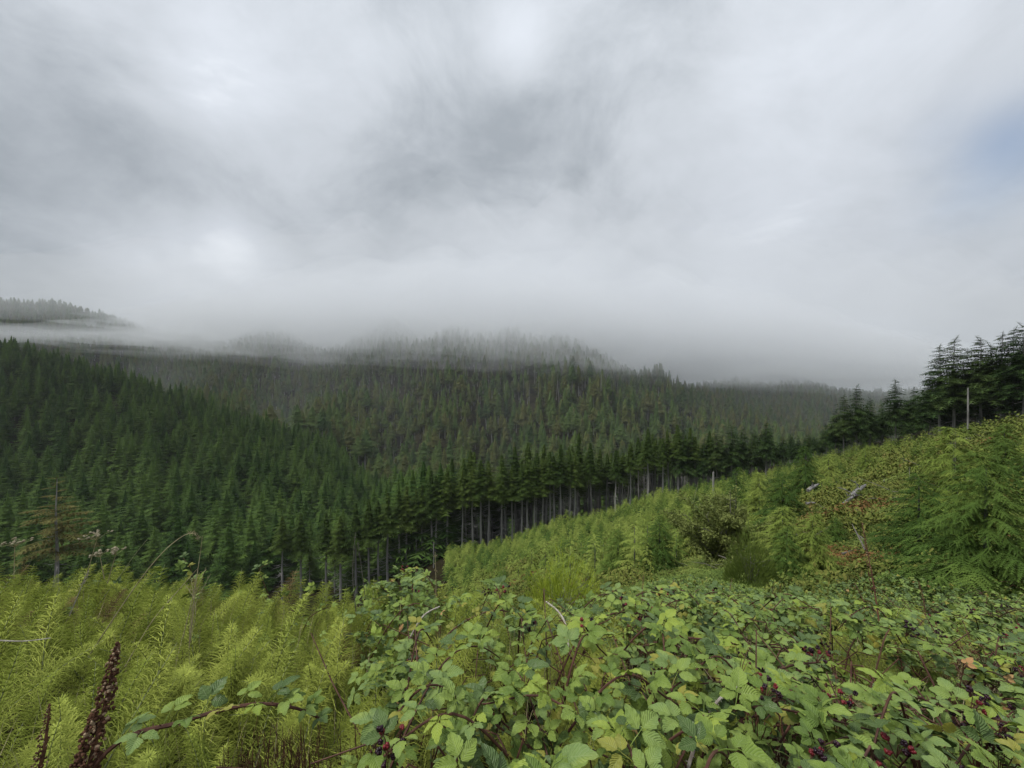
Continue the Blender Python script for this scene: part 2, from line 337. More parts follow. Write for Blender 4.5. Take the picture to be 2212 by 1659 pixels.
def scatter(name, pts, rots, scales, idx, protos, **props):
    """one uncountable mass: instances of the proto meshes on a cloud of points"""
    if name not in bpy.data.collections or True:
        pc = bpy.data.collections.new(name + '_pieces')
        for i, me in enumerate(protos):
            if isinstance(me, bpy.types.Mesh): o = bpy.data.objects.new('%02d_' % i + me.name, me); pc.objects.link(o)
    me = bpy.data.meshes.new(name); n = len(pts)
    me.vertices.add(n); me.vertices.foreach_set('co', np.asarray(pts, np.float32).ravel())
    a = me.attributes.new('rot', 'FLOAT_VECTOR', 'POINT'); a.data.foreach_set('vector', np.asarray(rots, np.float32).ravel())
    a = me.attributes.new('scl', 'FLOAT_VECTOR', 'POINT')
    s = np.asarray(scales, np.float32); s = np.repeat(s[:, None], 3, 1) if s.ndim == 1 else s
    a.data.foreach_set('vector', s.ravel())
    a = me.attributes.new('pick', 'INT', 'POINT'); a.data.foreach_set('value', np.asarray(idx, np.int32))
    o = link(name, me, **props)
    ng = bpy.data.node_groups.new(name, 'GeometryNodeTree')
    ng.interface.new_socket('Geometry', in_out='INPUT', socket_type='NodeSocketGeometry')
    ng.interface.new_socket('Geometry', in_out='OUTPUT', socket_type='NodeSocketGeometry')
    N = ng.nodes; L = ng.links
    gi = N.new('NodeGroupInput'); go = N.new('NodeGroupOutput'); ip = N.new('GeometryNodeInstanceOnPoints')
    ci = N.new('GeometryNodeCollectionInfo'); ci.inputs['Collection'].default_value = pc
    ci.inputs['Separate Children'].default_value = True; ci.inputs['Reset Children'].default_value = True
    def attr(nm, t):
        q = N.new('GeometryNodeInputNamedAttribute'); q.data_type = t; q.inputs['Name'].default_value = nm; return q.outputs['Attribute']
    er = N.new('FunctionNodeEulerToRotation')
    L.new(attr('rot', 'FLOAT_VECTOR'), er.inputs[0]); L.new(er.outputs[0], ip.inputs['Rotation'])
    L.new(attr('scl', 'FLOAT_VECTOR'), ip.inputs['Scale']); L.new(attr('pick', 'INT'), ip.inputs['Instance Index'])
    ip.inputs['Pick Instance'].default_value = True
    L.new(ci.outputs[0], ip.inputs['Instance']); L.new(gi.outputs[0], ip.inputs['Points']); L.new(ip.outputs[0], go.inputs[0])
    md = o.modifiers.new('scatter', 'NODES'); md.node_group = ng
    return o

R = random.uniform
# ---------------------------------------------------------------- terrain mesh
def build_terrain():
    na, nr = 300, 230
    rr = np.concatenate([[0], np.geomspace(.5, 2000, nr)])
    th = np.linspace(0, 2 * np.pi, na, endpoint=False)
    X = (rr[1:, None] * np.sin(th)).ravel(); Y = (rr[1:, None] * np.cos(th)).ravel()
    X = np.concatenate([[0], X]); Y = np.concatenate([[0], Y]); Z = H(X, Y)
    f = [(0, 1 + (j + 1) % na, 1 + j) for j in range(na)]
    for i in range(nr - 1):
        a = 1 + i * na; b = a + na
        f += [(a + j, a + (j + 1) % na, b + (j + 1) % na, b + j) for j in range(na)]
    me = bpy.data.meshes.new('hillside_ground'); me.from_pydata(np.stack([X, Y, Z], 1).tolist(), [], f); me.materials.append(ground_mat())
    me.polygons.foreach_set('use_smooth', [True] * len(me.polygons)); me.update()
    link('hillside_ground', me, kind='structure')
    return Z.min(), Z.max()
ZMIN, ZMAX = build_terrain()

# ---------------------------------------------------------------- conifers
def conifer(h, start, width, nwh, nbr, droop, seed, detail=1, leader_bend=0, irregular=.2, power=.8, twig_w=.32, gap=0.0, low_taper=0.0, up=.25, core=.45, jit=.2, core_top=.97):
    """returns crown Geo; h tree height, crown from start*h"""
    rd = random.Random(seed); g = Geo(); U = rd.uniform
    def axis(t):   # trunk axis with bending leader
        z = t * h; k = max(0, (t - .9) / .1)
        return Vector((leader_bend * h * .035 * k * k, 0, z - abs(leader_bend) * h * .012 * k * k))
    for w in range(nwh):
        t = start + (1 - start) * ((w + U(-jit, jit)) / nwh); t = min(max(t, start), .995)
        q = (1 - t) / (1 - start)
        r = width * (q ** power) * (1 - low_taper * max(0, (q - .7) / .3)) + width * .03
        nb = max(3, int(nbr * (.55 + .45 * q)))
        a0 = U(0, 6.28)
        for b in range(nb):
            if U(0, 1) < gap: continue
            a = a0 + 2 * math.pi * b / nb + U(-.25, .25); L = r * (1 + U(-irregular, irregular))
            d = Vector((math.cos(a), math.sin(a), 0)); s = Vector((-d.y, d.x, 0)); p0 = axis(t) + Vector((0, 0, U(-.01, .01) * h))
            rise = up * L * (1.0 - q * .7) ; dr = droop * L * U(.7, 1.3)
            f = lambda k: p0 + d * (L * k) + Vector((0, 0, rise * k * 1.2 - dr * k * k))
            ns = 4 if detail == 0 else (6 if detail == 1 else 9)
            wsp = L * twig_w
            # spine sliver
            e = f(1.0); m_ = f(.5); hw = L * .02 + .02
            g.tri(p0 + s * hw, p0 - s * hw, m_); g.tri(m_ + s * hw, m_ - s * hw, e)
            for i in range(ns):
                k = (i + .8) / (ns + .1); k2 = min(1.0, k + .16); c = f(k); cn = f(max(k - .13, 0))
                wl = wsp * (1.05 - .7 * k) * (.45 + 1.2 * min(k, .45)) * U(.75, 1.25)
                for sg in (-1, 1):
                    tip = c + s * (sg * wl) + d * (wl * .55) + Vector((0, 0, -droop * wl * U(.2, .9)))
                    if detail < 2:
                        g.tri(cn, c, tip)
                    else:
                        g.tri(c + (cn - c) * .35, c, tip)
                        for kk in (.35, .6, .82):
                            b0 = c.lerp(tip, kk); ll = wl * .70 * (1.1 - kk)
                            g.tri(b0 - d * ll * .18, b0 + s * sg * ll * .25, b0 + d * ll + s * sg * ll * .5 + Vector((0, 0, -droop * ll * .8)))
                            g.tri(b0 - s * sg * ll * .1, b0 + s * sg * ll * .25, b0 - d * ll * .9 + s * sg * ll * .6 + Vector((0, 0, -droop * ll * .8)))
                if detail and i % 2:   # hanging tuft gives the spray thickness
                    g.tri(cn, c, c.lerp(cn, .5) + Vector((0, 0, -wl * U(.35, .7))))
            g.tri(f(.86) + s * L * .035, f(.86) - s * L * .035, f(1.08))
    # dense inner needle mass, ragged rings
    if core:
        nr_, ns_ = 9, 9; base = len(g.v); t0_ = start + .03
        for i in range(nr_ + 1):
            t = t0_ + (core_top - t0_) * i / nr_; q = (1 - t) / (1 - start); c = axis(t); rr = width * core * q ** power
            if i == 0: rr *= .35
            for j in range(ns_):
                a = 6.283 * j / ns_; k = U(.6, 1.25); g.v.append((c.x + math.cos(a) * rr * k, c.y + math.sin(a) * rr * k, c.z + U(-.35, .1) * rr))
        for i in range(nr_):
            for j in range(ns_): g.f.append((base + i * ns_ + j, base + i * ns_ + (j + 1) % ns_, base + (i + 1) * ns_ + (j + 1) % ns_, base + (i + 1) * ns_ + j))
    # leader
    tp = axis(1.0); bs = axis(.93); g.tri(bs + Vector((h * .004, 0, 0)), bs - Vector((h * .004, 0, 0)), tp + Vector((leader_bend * h * .01, 0, .01 * h)))
    g.tri(bs + Vector((0, h * .004, 0)), bs - Vector((0, h * .004, 0)), tp)
    return g
def trunk(h, r, seed, dead=0, dead_to=.5, dead_len=1.6, lean=.0, top=.96):
    rd = random.Random(seed); g = Geo(); n = 8
    pts = [Vector((math.sin(i * 1.3 + seed) * r * .25 + lean * (i / n) * h, math.cos(i * 1.1 + seed) * r * .25, -1.0 + (h * top + 1.0) * i / n)) for i in range(n + 1)]
    g.tube(pts, [r * (1.12 if i == 0 else 1) * (1 - .93 * i / n) + .01 for i in range(n + 1)], 7)
    for k in range(dead):
        z = rd.uniform(.08, dead_to) * h; a = rd.uniform(0, 6.28); L = dead_len * rd.uniform(.4, 1.1)
        d = Vector((math.cos(a), math.sin(a), 0)); p = Vector((0, 0, z)) + d * r * .6
        g.tube([p, p + d * L * .5 + Vector((0, 0, -L * .16)), p + d * L + Vector((0, 0, -L * rd.uniform(-.1, .3)))], [.03, .022, .010], 3, False)
    return g

SP = []    # slope spruces: (crown mesh, trunk mesh)
for i in range(5):
    hh = 18
    c = conifer(hh, .08, R(4.8, 6.0), 18, 11, .20, 100 + i, 1, 0, .26, .84, .56, .02)
    SP.append((c.mesh('spruce_crown', M_['spruce']), trunk(hh, .20, i).mesh('spruce_trunk', M_['bark'])))
EP = []    # forest edge, bare lower trunks
for i in range(5):
    hh = 18
    c = conifer(hh, R(.54, .64), R(2.3, 2.8), 12, 9, .34, 200 + i, 1, 0, .28, .66, .66, .02)
    EP.append((c.mesh('spruce_crown', M_['edge']), trunk(hh, .27, 20 + i, 34, .55, 1.9).mesh('spruce_trunk', M_['bark_far'])))  # paler bark paints open-side light onto the individually placed edge trunks
HP = []    # hemlocks on the right, drooping leaders
for i in range(6):
    hh = 16
    c = conifer(hh, R(.30, .42), R(2.6, 3.3), 62, 4, .40, 300 + i, 2, R(.8, 1.5) * random.choice((-1, 1)), .45, .74, .50, .05, core=.16, jit=1.0, core_top=.66)
    HP.append((c.mesh('hemlock_crown', M_['hemlock']), trunk(hh, .20, 40 + i, 26, .5, 2.0).mesh('hemlock_trunk', M_['bark'])))
OP = []    # old forest, low detail
for i in range(6):
    hh = 28
    st = (.1, .15, .25, .4, .2, .45)[i]
    c = conifer(hh, st, R(4.2, 5.4), 17, 8, .34, 400 + i, 0, 0, .45, .66, .9, .06, .5, core=.62)
    t = trunk(hh, .42, 60 + i)
    SPm = c.mesh('old_crown', M_['far']); n0 = len(c.v)
    g2 = Geo(); g2.v = c.v + t.v; g2.f = c.f + [tuple(a + n0 for a in f) for f in t.f]
    me = g2.mesh('old_conifer', [M_['far'], M_['bark_far']]); mi = [0] * len(c.f) + [1] * len(t.f); me.polygons.foreach_set('material_index', mi)
    OP.append(me)
def merged(c, t, m1, m2, name):
    n0 = len(c.vertices); v = [tuple(x.co) for x in c.vertices] + [tuple(x.co) for x in t.vertices]
    f = [tuple(p.vertices) for p in c.polygons] + [tuple(a + n0 for a in p.vertices) for p in t.polygons]
    me = bpy.data.meshes.new(name); me.from_pydata(v, [], f); me.materials.append(m1); me.materials.append(m2)
    me.polygons.foreach_set('material_index', [0] * len(c.polygons) + [1] * len(t.polygons)); me.update(); return me
SPM = [merged(c, t, M_['spruce'], M_['bark'], 'spruce') for c, t in SP]
EPM = [merged(c, t, M_['edge'], M_['bark'], 'edge_spruce') for c, t in EP]  # same trunks in darker bark, the stand's inner shade put into the colour
HPM = [merged(c, t, M_['hemlock'], M_['bark'], 'hemlock') for c, t in HP]
bare = trunk(26, .30, 90, 8, .9, 1.2).mesh('bare_trunk', M_['bark_far'])

# forest edge line: distance ahead as a function of u = X/Y
EU = np.array([-1.8, -1.28, -.97, -.6, -.5, -.3, -.01, .3, .48, .70, .825, .95, 1.13, 1.28, 1.5, 2.2])
EY = np.array([98, 100, 104, 104, 104, 104, 104.5, 103, 98, 92, 88, 80, 66, 56, 48, 40])
def edgeY(u): return np.interp(u, EU, EY)
def edgeS(u): return np.interp(u, [-.6, -.3, -.08, .03, .12, .3, .37, .5, .63, .70, .76, .84, .95, 1.03, 1.10, 1.3], [1.22, 1.2, 1.2, 1.14, 1.0, 1.0, .95, .74, .66, .46, .40, .62, .52, .55, .66, .72])
CU_ = np.array([-1.9, -1.28, -.93, -.62, -.27, 0, .3, .6, .9, 1.3, 2.2]); CY_ = np.array([400, 400, 380, 350, 310, 270, 230, 230, 190, 150, 110])
def tree_obj(kind, x, y, s, label, group, cat='conifer', name='spruce_tree', rz=None, proto=None, z=None, sink=0.0, sz=None):
    c, t = proto or random.choice(kind)
    sc3 = (s * R(.92, 1.08), ) * 2 + (s if sz is None else sz,)
    o = thing(name, (x, y, (h1(x, y) if z is None else z) - sink), label, cat, group, R(0, 6.28) if rz is None else rz, sc3)
    link('trunk', t, o); link('crown', c, o); return o

def zx2(zx): return (1300 + zx / 1.58) / 1.8228
def build_forest():
    # front row of the forest edge, trunk by trunk
    front = [zx2(z) for z in (65, 160, 240, 300, 357, 430, 475, 537, 570, 630, 660, 728, 823, 885, 938, 987, 1068, 1132, 1193, 1225, 1272, 1323, 1368, 1393, 1433, 1492, 1522)]
    ordn = 'first second third fourth fifth sixth seventh eighth ninth tenth eleventh twelfth thirteenth fourteenth fifteenth sixteenth seventeenth eighteenth nineteenth twentieth'.split()
    ordn += ['twenty-' + w for w in ordn[:9]]
    pts_front = []
    for i, x in enumerate(front):
        u = (x * .46293 - 512) / F; Y = float(edgeY(u)) + R(-.8, .8); X = u * Y
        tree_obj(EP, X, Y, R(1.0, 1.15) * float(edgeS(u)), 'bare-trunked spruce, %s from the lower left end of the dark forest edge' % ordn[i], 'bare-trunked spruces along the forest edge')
        pts_front.append((X, Y))
    for q_, x in enumerate((610, 650, 705, 735, 1180, 1330, 1362, 1400, 1432, 1465, 1502, 1530)):
        u = (x * .46293 - 512) / F; Y = float(edgeY(u)) + R(0, 1.5)
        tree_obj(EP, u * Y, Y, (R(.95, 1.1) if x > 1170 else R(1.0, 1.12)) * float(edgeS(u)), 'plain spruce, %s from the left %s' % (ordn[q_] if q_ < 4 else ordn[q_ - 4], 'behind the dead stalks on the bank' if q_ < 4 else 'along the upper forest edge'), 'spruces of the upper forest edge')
    # the brown sparse tree on the left
    tree_b = conifer(17, .30, 4.2, 17, 7, .22, 901, 2, .3, .4, .6, .42, .30, core=0).mesh('brown_crown', M_['brown'])
    trk = trunk(17, .30, 902, 14, .45, 2.6).mesh('brown_trunk', M_['bark_far'])
    X, Y = ((122 * .46293 - 512) / F * 62, 62)
    o = tree_obj(None, X, Y, 1.0, 'brownish sparse conifer with pale grey trunk standing alone before the dark plantation', None, proto=(tree_b, trk), name='hemlock_tree', z=-(1022 * .46293 - 384) / F * 62 - 17.2)
    # individual hemlocks above the right slope: x, top y, distance
    rh = [(2010, 792, 66, 'hemlock with drooping leader just left of the tall group on the right slope'), (2030, 738, 64, 'tall hemlock with hooked tip, leftmost of the high group'),
          (2060, 722, 62, 'tall open hemlock with visible branches and a crooked tip, second of the high group'), (2090, 745, 63, 'hemlock behind the broken pole, tip hidden between two taller ones'),
          (2118, 722, 60, 'hemlock with bent tip rising behind the broken pole'), (2140, 735, 60, 'dense hemlock filling the high group behind the pole'),
          (2165, 712, 58, 'tall hemlock with ragged crown near the right end of the stand'), (2190, 700, 57, 'very dark tall hemlock near the top of the right slope'),
          (2212, 690, 55, 'highest hemlock at the top of the right slope'), (1850, 825, 80, 'hemlock with bare lower trunk, tallest of the three on the saddle'),
          (1822, 850, 82, 'leaning bushy hemlock beside the tallest one on the saddle'), (1935, 816, 78, 'hemlock with dense round top and long bare trunk standing alone on the saddle'),
          (1805, 880, 84, 'short hemlock at the left foot of the saddle group'), (1880, 855, 83, 'hemlock half hidden behind the tallest saddle tree'), (1905, 870, 84, 'low hemlock between the two bare trunks of the saddle'),
          (1975, 832, 76, 'thin hemlock with curled tip beside the high group'), (1990, 870, 72, 'dark hemlock filling the gap left of the high group'), (1955, 890, 76, 'small hemlock behind the lone bare trunk'),
          (1655, 908, 95, 'broad pyramid hemlock standing clear of the others on the forest edge'), (1580, 912, 97, 'narrow hemlock with thin bare trunk left of the broad pyramid one'),
          (1605, 920, 98, 'thin greyish hemlock close beside the narrow one'), (1690, 935, 96, 'small pointed hemlock right of the broad pyramid one'), (1725, 940, 95, 'open greyish hemlock at the gap in the forest edge'),
          (1548, 925, 98, 'olive hemlock over the short white stump pole'), (1520, 945, 99, 'short hemlock on the forest edge above the willow'), (1495, 930, 100, 'rusty green hemlock on the forest edge'), (1475, 925, 100, 'rusty green hemlock with blunt top on the forest edge'),
          (1785, 915, 90, 'broad olive hemlock beneath the saddle group'), (1765, 945, 92, 'low spreading hemlock beside the open valley view'), (2040, 850, 66, 'lower dark hemlock inside the high group'),
          (2075, 860, 64, 'lower dark hemlock left of the broken pole'), (2130, 850, 60, 'lower dark hemlock right of the broken pole'), (2180, 830, 57, 'lower dark hemlock under the highest ones')]
    for x, yt, Y, lab in rh:
        u = (x * .46293 - 512) / F; X = u * Y; z = h1(X, Y); top = -(yt * .46293 - 384) / F * Y
        s = (top - z) / 16.0
        tree_obj(HP, X, Y, min(max(s, .45), 1.25), lab, 'hemlocks along the right forest edge', name='hemlock_tree', z=z, sz=s)
    # interior and hillside plantation
    gxs = []
    for sp, zone in ((9.0, 0), (4.2, 1)):
        xs = np.arange(-700, 420, sp); ys = np.arange(40, 420, sp)
        gx, gy = np.meshgrid(xs, ys); gx = gx.ravel() + np.random.uniform(-.36, .36, gx.size) * sp; gy = gy.ravel() + np.random.uniform(-.36, .36, gy.size) * sp
        u = gx / gy; ey = edgeY(u); cy = np.interp(u, CU_, CY_); stand = (u > -.30) & (gy < ey + 45)
        ok = (gy > ey + 2.2) & (gy < cy) & (u > -1.75) & (u < 1.9) & (stand if zone else ~stand)
        gxs.append((gx[ok], gy[ok]))
    gx = np.concatenate([g[0] for g in gxs]); gy = np.concatenate([g[1] for g in gxs]); u = gx / gy; ey = edgeY(u); z = H(gx, gy)
    left = u < -.42
    # nearer rows below the shelf on the far left
    kx, ky, kz, ks, kr, kp = [], [], [], [], [], []
    order = np.argsort(gy + np.where(left, 0, 1000))
    count = 0
    for j in order:
        inn = gy[j] - ey[j]
        right = u[j] > .5
        s = R(.72, 1.30)
        if left[j] and -1.4 < u[j] < -.42 and count < 215 and (inn > 0):
            px = (512 + u[j] * F) / .46293
            size = 'tall' if s > 1.02 else 'small' if s < .82 else 'mid-sized'
            row = 'front row' if inn < 6 else 'second rows' if inn < 14 else 'third rows'
            spot = 'left of the brown conifer' if px < 60 else 'behind the brown conifer' if px < 190 else 'above the dry flower heads' if px < 330 else 'behind the bowing grass stem' if px < 470 else 'toward the bare trunks' if px < 600 else 'beside the bare trunks'
            kind = EP if (u[j] > -.62 and inn < 12) else SP
            tree_obj(kind, gx[j], gy[j], s, '%s dark spruce in the %s of the left plantation %s' % (size, row, spot), 'spruces of the left hillside', z=float(z[j])); count += 1
            continue
        if u[j] < -.15 or inn > 45: k = np.random.randint(0, 5)
        elif right: k = 10 + np.random.randint(0, 6)
        else: k = 5 + np.random.randint(0, 5); s *= 1.08
        s = s * float(edgeS(u[j])) * (.92 if u[j] > .2 else 1) if u[j] > -.3 else s; kx.append(gx[j]); ky.append(gy[j]); kz.append(z[j]); ks.append(s); kr.append((R(-.03, .03), R(-.03, .03), R(0, 6.28))); kp.append(k)
    scatter('forest_trees', np.stack([kx, ky, kz], 1), kr, ks, kp, SPM + EPM + HPM, kind='stuff',
            label='dense dark conifer plantation covering the left hillside and filling behind the forest edge', category='forest')
    # far ridge old forest
    sp = 11.5
    xs = np.arange(-1700, 1500, sp); ys = np.arange(320, 1250, sp)
    gx, gy = np.meshgrid(xs, ys); gx = gx.ravel() + np.random.uniform(-3.4, 3.4, gx.size); gy = gy.ravel() + np.random.uniform(-3.4, 3.4, gy.size)
    u = gx / gy; ok = (gy > np.interp(u, CU_, CY_) + 15) & (u > -1.6) & (u < 1.4)
    gx, gy, u = gx[ok], gy[ok], u[ok]; z = H(gx, gy); n = len(gx)
    dens = vn(gx, gy, .012)
    keep = np.random.rand(n) < (.80 + .3 * dens); gx, gy, z, u = gx[keep], gy[keep], z[keep], u[keep]; n = len(gx)
    s = np.random.uniform(.6, 1.45, n) * (.88 + .3 * vn(gx, gy, .02)); pick = np.random.randint(0, 6, n)
    bt = (np.random.rand(n) < np.where((z > -40) & (vn(gx, gy, .01) > .38), .13, .012)); pick = np.where(bt, 6, pick)
    rot = np.stack([np.random.uniform(-.05, .05, n), np.random.uniform(-.05, .05, n), np.random.uniform(0, 6.28, n)], 1)
    s3 = np.stack([s * np.random.uniform(.95, 1.5, n)] * 2 + [s], 1)
    scatter('far_forest', np.stack([gx, gy, z - .5], 1), rot, s3, pick, OP + [bare], kind='stuff',
            label='mixed old conifer forest with pale bare trunks on the far ridge under the cloud', category='forest')
build_forest()

# ---------------------------------------------------------------- young hemlocks
def sapling(h, width, nb, seed, detail=1, bend=1.0, mat='young', start=.04):
    rd = random.Random(seed); g = Geo(); U = rd.uniform; az = U(0, 6.28)
    bd = Vector((math.cos(az), math.sin(az), 0))
    def axis(t):
        k = max(0, (t - .82) / .18); return bd * (bend * h * .09 * k * k) + Vector((0, 0, h * (t - .05 * bend * k ** 3)))
    for b in range(nb):
        t = start + (.97 - start) * (b + U(0, 1)) / nb; q = 1 - t
        L = (width * (q ** .72) * U(.5, 1.3) + .04 * h)
        a = b * 2.4 + U(-.5, .5); d = Vector((math.cos(a), math.sin(a), 0)); s = Vector((-d.y, d.x, 0)); p0 = axis(t)
        rise = L * U(.18, .42); dr = L * U(.30, .58)
        f = lambda k: p0 + d * (L * k) + s * (L * (.08 + .12 * math.sin(b * 5.1)) * k * k) + Vector((0, 0, rise * k - dr * k * k))
        ns = 6 if detail == 0 else (9 if detail == 1 else 14)
        hw = L * .012 + .003
        g.tri(p0 + s * hw, p0 - s * hw, f(.5)); g.tri(f(.45) + s * hw, f(.45) - s * hw, f(1))
        for i in range(ns):
            k = .12 + .86 * (i + .5) / ns; c = f(k); tg = (f(min(k + .05, 1.05)) - c).normalized()
            wl = L * (.36 if detail < 2 else .27) * (1.08 - k) ** .6 * (.5 + 1.0 * min(k, .5)) * (U(.5, 1.35) if detail < 2 else U(.25, 1.5))
            for sg in (-1, 1):
                dirv = (s * sg * U(.45, .9) + tg * U(.7, 1.1)).normalized(); tip = c + dirv * wl + Vector((0, 0, -wl * U(.05, .85)))
                if detail == 0:
                    g.tri(c - tg * wl * .30, c + tg * wl * .22, tip); g.tri(c, tip.lerp(c, .3), c.lerp(tip, .5) - Vector((0, 0, wl * .3)))
                else:
                    nn = 4 if detail == 1 else 8; fw = wl * (.24 if detail == 1 else .15)
                    side = dirv.cross(Vector((0, 0, 1))).normalized()
                    for j in range(nn):      # needle sprays along the twig
                        m0 = c.lerp(tip, j / nn); m1 = c.lerp(tip, (j + .75) / nn); fl = fw * (1.25 - .75 * j / nn) * U(.8, 1.2)
                        g.tri(m0, m1, m0.lerp(m1, .9) + side * fl + dirv * fl * .7)
                        g.tri(m0, m1, m0.lerp(m1, .9) - side * fl + dirv * fl * .7)
                        if j % 2: g.tri(m0, m1, m0.lerp(m1, .9) - Vector((0, 0, fl * .7)) + dirv * fl * .5)
                    g.tri(tip - dirv * wl * .15 + side * fw * .2, tip - dirv * wl * .15 - side * fw * .2, tip + dirv * wl * .06)
    g.tri(axis(.9) + Vector((.012 * h, 0, 0)), axis(.9) - Vector((.012 * h, 0, 0)), axis(1.02))
    return g.mesh('young_crown', M_[mat])
def young_trunk(h, r, seed, bend=1.0):
    g = Geo(); g.tube([(0, 0, -.3), (0, 0, h * .3), (0, 0, h * .6), (0, 0, h * .84)], [r, r * .75, r * .45, r * .2], 6); return g.mesh('young_trunk', M_['bark'])
YL = [sapling(2.2, .85, 40, 500 + i, 0, R(.3, 1.1)) for i in range(5)]
YM = [sapling(2.4, .85, 62, 520 + i, 1, R(.4, 1.2)) for i in range(5)] + [sapling(2.4, .9, 62, 530 + i, 1, .6, 'young_dark') for i in range(2)]
YT = young_trunk(2.4, .035, 1)
BIG = [(sapling(3.0, 1.3, 320, 540, 2, .9, 'young_dark', .02), young_trunk(3.0, .05, 2)), (sapling(3.0, 1.15, 280, 541, 2, 1.1, 'young'), young_trunk(3.0, .05, 3)),
       (sapling(3.0, 1.1, 280, 542, 2, .7, 'young_dark'), young_trunk(3.0, .05, 4))]

def build_plantation():
    big = [(2130, 958, 1270, 7.6, 0, 'large young hemlock with drooping yellow-green sprays at the right edge of the slope'),
           (2060, 905, 1180, 13, 1, 'young hemlock with arching top on the slope behind the large one'),
           (1985, 1010, 1200, 11.5, 2, 'shadowy green young hemlock left of the large drooping one'),
           (1755, 1100, 1225, 12.5, 1, 'bright green young hemlock right of the willow shrub'), (1700, 1130, 1235, 11.5, 2, 'small deep green hemlock between willow and bright hemlock'),
           (1425, 1110, 1262, 16, 2, 'deep green young spruce left of the willow shrub'), (1335, 1135, 1270, 18, 2, 'deep green young tree above the yellow broom bush'),
           (1690, 1015, 1120, 26, 0, 'full dark young hemlock behind the willow shrub'), (1490, 1085, 1200, 22, 1, 'bright young hemlock behind the left side of the willow'),
           (1640, 1010, 1110, 30, 1, 'bright young hemlock on the crest line behind the willow'), (1905, 985, 1060, 34, 1, 'young hemlock on the bare brownish slope above the logs'),
           (1740, 955, 1040, 40, 0, 'full young hemlock standing on the crest before the valley gap'), (1790, 975, 1040, 42, 1, 'twin young hemlock right of the full one on the crest'),
           (1870, 960, 1010, 46, 1, 'young hemlock under the bare trunk of the saddle tree'), (2010, 960, 1030, 30, 2, 'dark young hemlock above the brown slope'),
           (1590, 1000, 1070, 36, 2, 'deep green young hemlock on the plantation crest under the stump pole')]
    for x, yt, yb, Y, k, lab in big:
        u = (x * .46293 - 512) / F; X = u * Y; z = h1(X, Y); top = -(yt * .46293 - 384) / F * Y; s = max((top - z), .8) / 3.0
        c, t = BIG[k]; o = thing('young_hemlock', (X, Y, z), lab, 'young conifer', 'young hemlocks on the slope', R(0, 6.28), (min(s, 1.6) * 1.05,) * 2 + (s,))
        link('trunk', t, o); link('crown', c, o)
    rh = random.Random(41); put = []
    while len(put) < 20:
        Y = 10 + 38 * rh.random(); uu = rh.uniform(.62, 1.34); x = uu * Y
        if .76 < uu < .97 and 18 < Y < 30: continue
        if uu < .9 and Y < 13: continue
        if any((x - a) ** 2 + (Y - b) ** 2 < 5 for a, b in put) or abs(x - 11.2) + abs(Y - 9.5) < 3: continue
        put.append((x, Y)); z = h1(x, Y); s = rh.uniform(.35, .85); k = rh.randrange(3); c, t = BIG[k]
        px = (512 + uu * F) / .46293
        where = 'above the fallen logs' if 1750 < px < 1960 and Y >= 30 else 'below the broken pole' if px > 2000 and Y > 28 else 'behind the big drooping hemlock' if px > 1950 else 'on the crest left of the logs' if Y > 28 else 'at the foot of the brownish slope'
        o = thing('young_hemlock', (x, Y, z), '%s %s young hemlock %s' % ('waist-high' if s < .5 else 'chest-high' if s < .68 else 'tall', 'bright' if k == 1 else 'deep green', where), 'young conifer', 'young hemlocks dotted over the right slope', rh.uniform(0, 6.28), (s * 1.2, s * 1.2, s))
        link('trunk', t, o); link('crown', c, o)
    # field of saplings
    pts = []
    tries = np.random.rand(60000, 2); u = -.16 + 1.35 * tries[:, 0]; Y = 14 + 92 * np.sqrt(tries[:, 1])
    for uu, yy in zip(u, Y):
        if yy > edgeY(uu) - 2.0: continue
        lo = 15 if uu < .35 else 18 + (uu - .35) * 30
        if yy < lo: continue
        x = uu * yy
        # bare brownish slope: thinner
        dn = 1.0
        if uu > .62 and yy < 62: dn = .40 + .30 * (yy > 45)
        if uu > .95: dn = .30
        if vn(np.array([x + 70]), np.array([yy]), .16)[0] > .74: dn *= .3
        if R(0, 1) > dn: continue
        pts.append((x, yy, uu))
    # thin to a spacing
    cell = {}; sel = []
    for x, y, uu in pts:
        k = (int(x / 1.75), int(y / 1.75))
        if k in cell: continue
        cell[k] = 1; sel.append((x, y, uu))
    sel.sort(key=lambda p: p[1])
    zz = H([p[0] for p in sel], [p[1] for p in sel]); ind = 0
    a, b, c_, d_ = [], [], [], []
    for i, (x, y, uu) in enumerate(sel):
        s = R(.65, 1.35) if uu < .6 else R(.5, 1.0)
        if y > 50: s *= 1.05
        if y < 34: s *= .9
        if ind < 240 and uu > -.12:
            me = random.choice(YM if y < 60 else YM[:5])
            lab = ('bright green sapling in the near part of the young plantation' if y < 30 else 'yellow-green sapling packed in the middle of the young plantation')
            o = thing('sapling', (x, y, float(zz[i])), lab, 'sapling', 'saplings of the young plantation', R(0, 6.28), s)
            link('trunk', YT, o); link('crown', me, o); ind += 1
        else:
            a.append((x, y, zz[i])); b.append((R(-.08, .08), R(-.08, .08), R(0, 6.28))); c_.append((s * R(1.0, 1.4), s * R(1.0, 1.4), s * 1.1)); d_.append(random.randrange(7))
    scatter('sapling_field', a, b, c_, d_, YM, kind='stuff', label='carpet of yellow-green young conifers running up to the dark forest edge', category='plantation')
build_plantation()

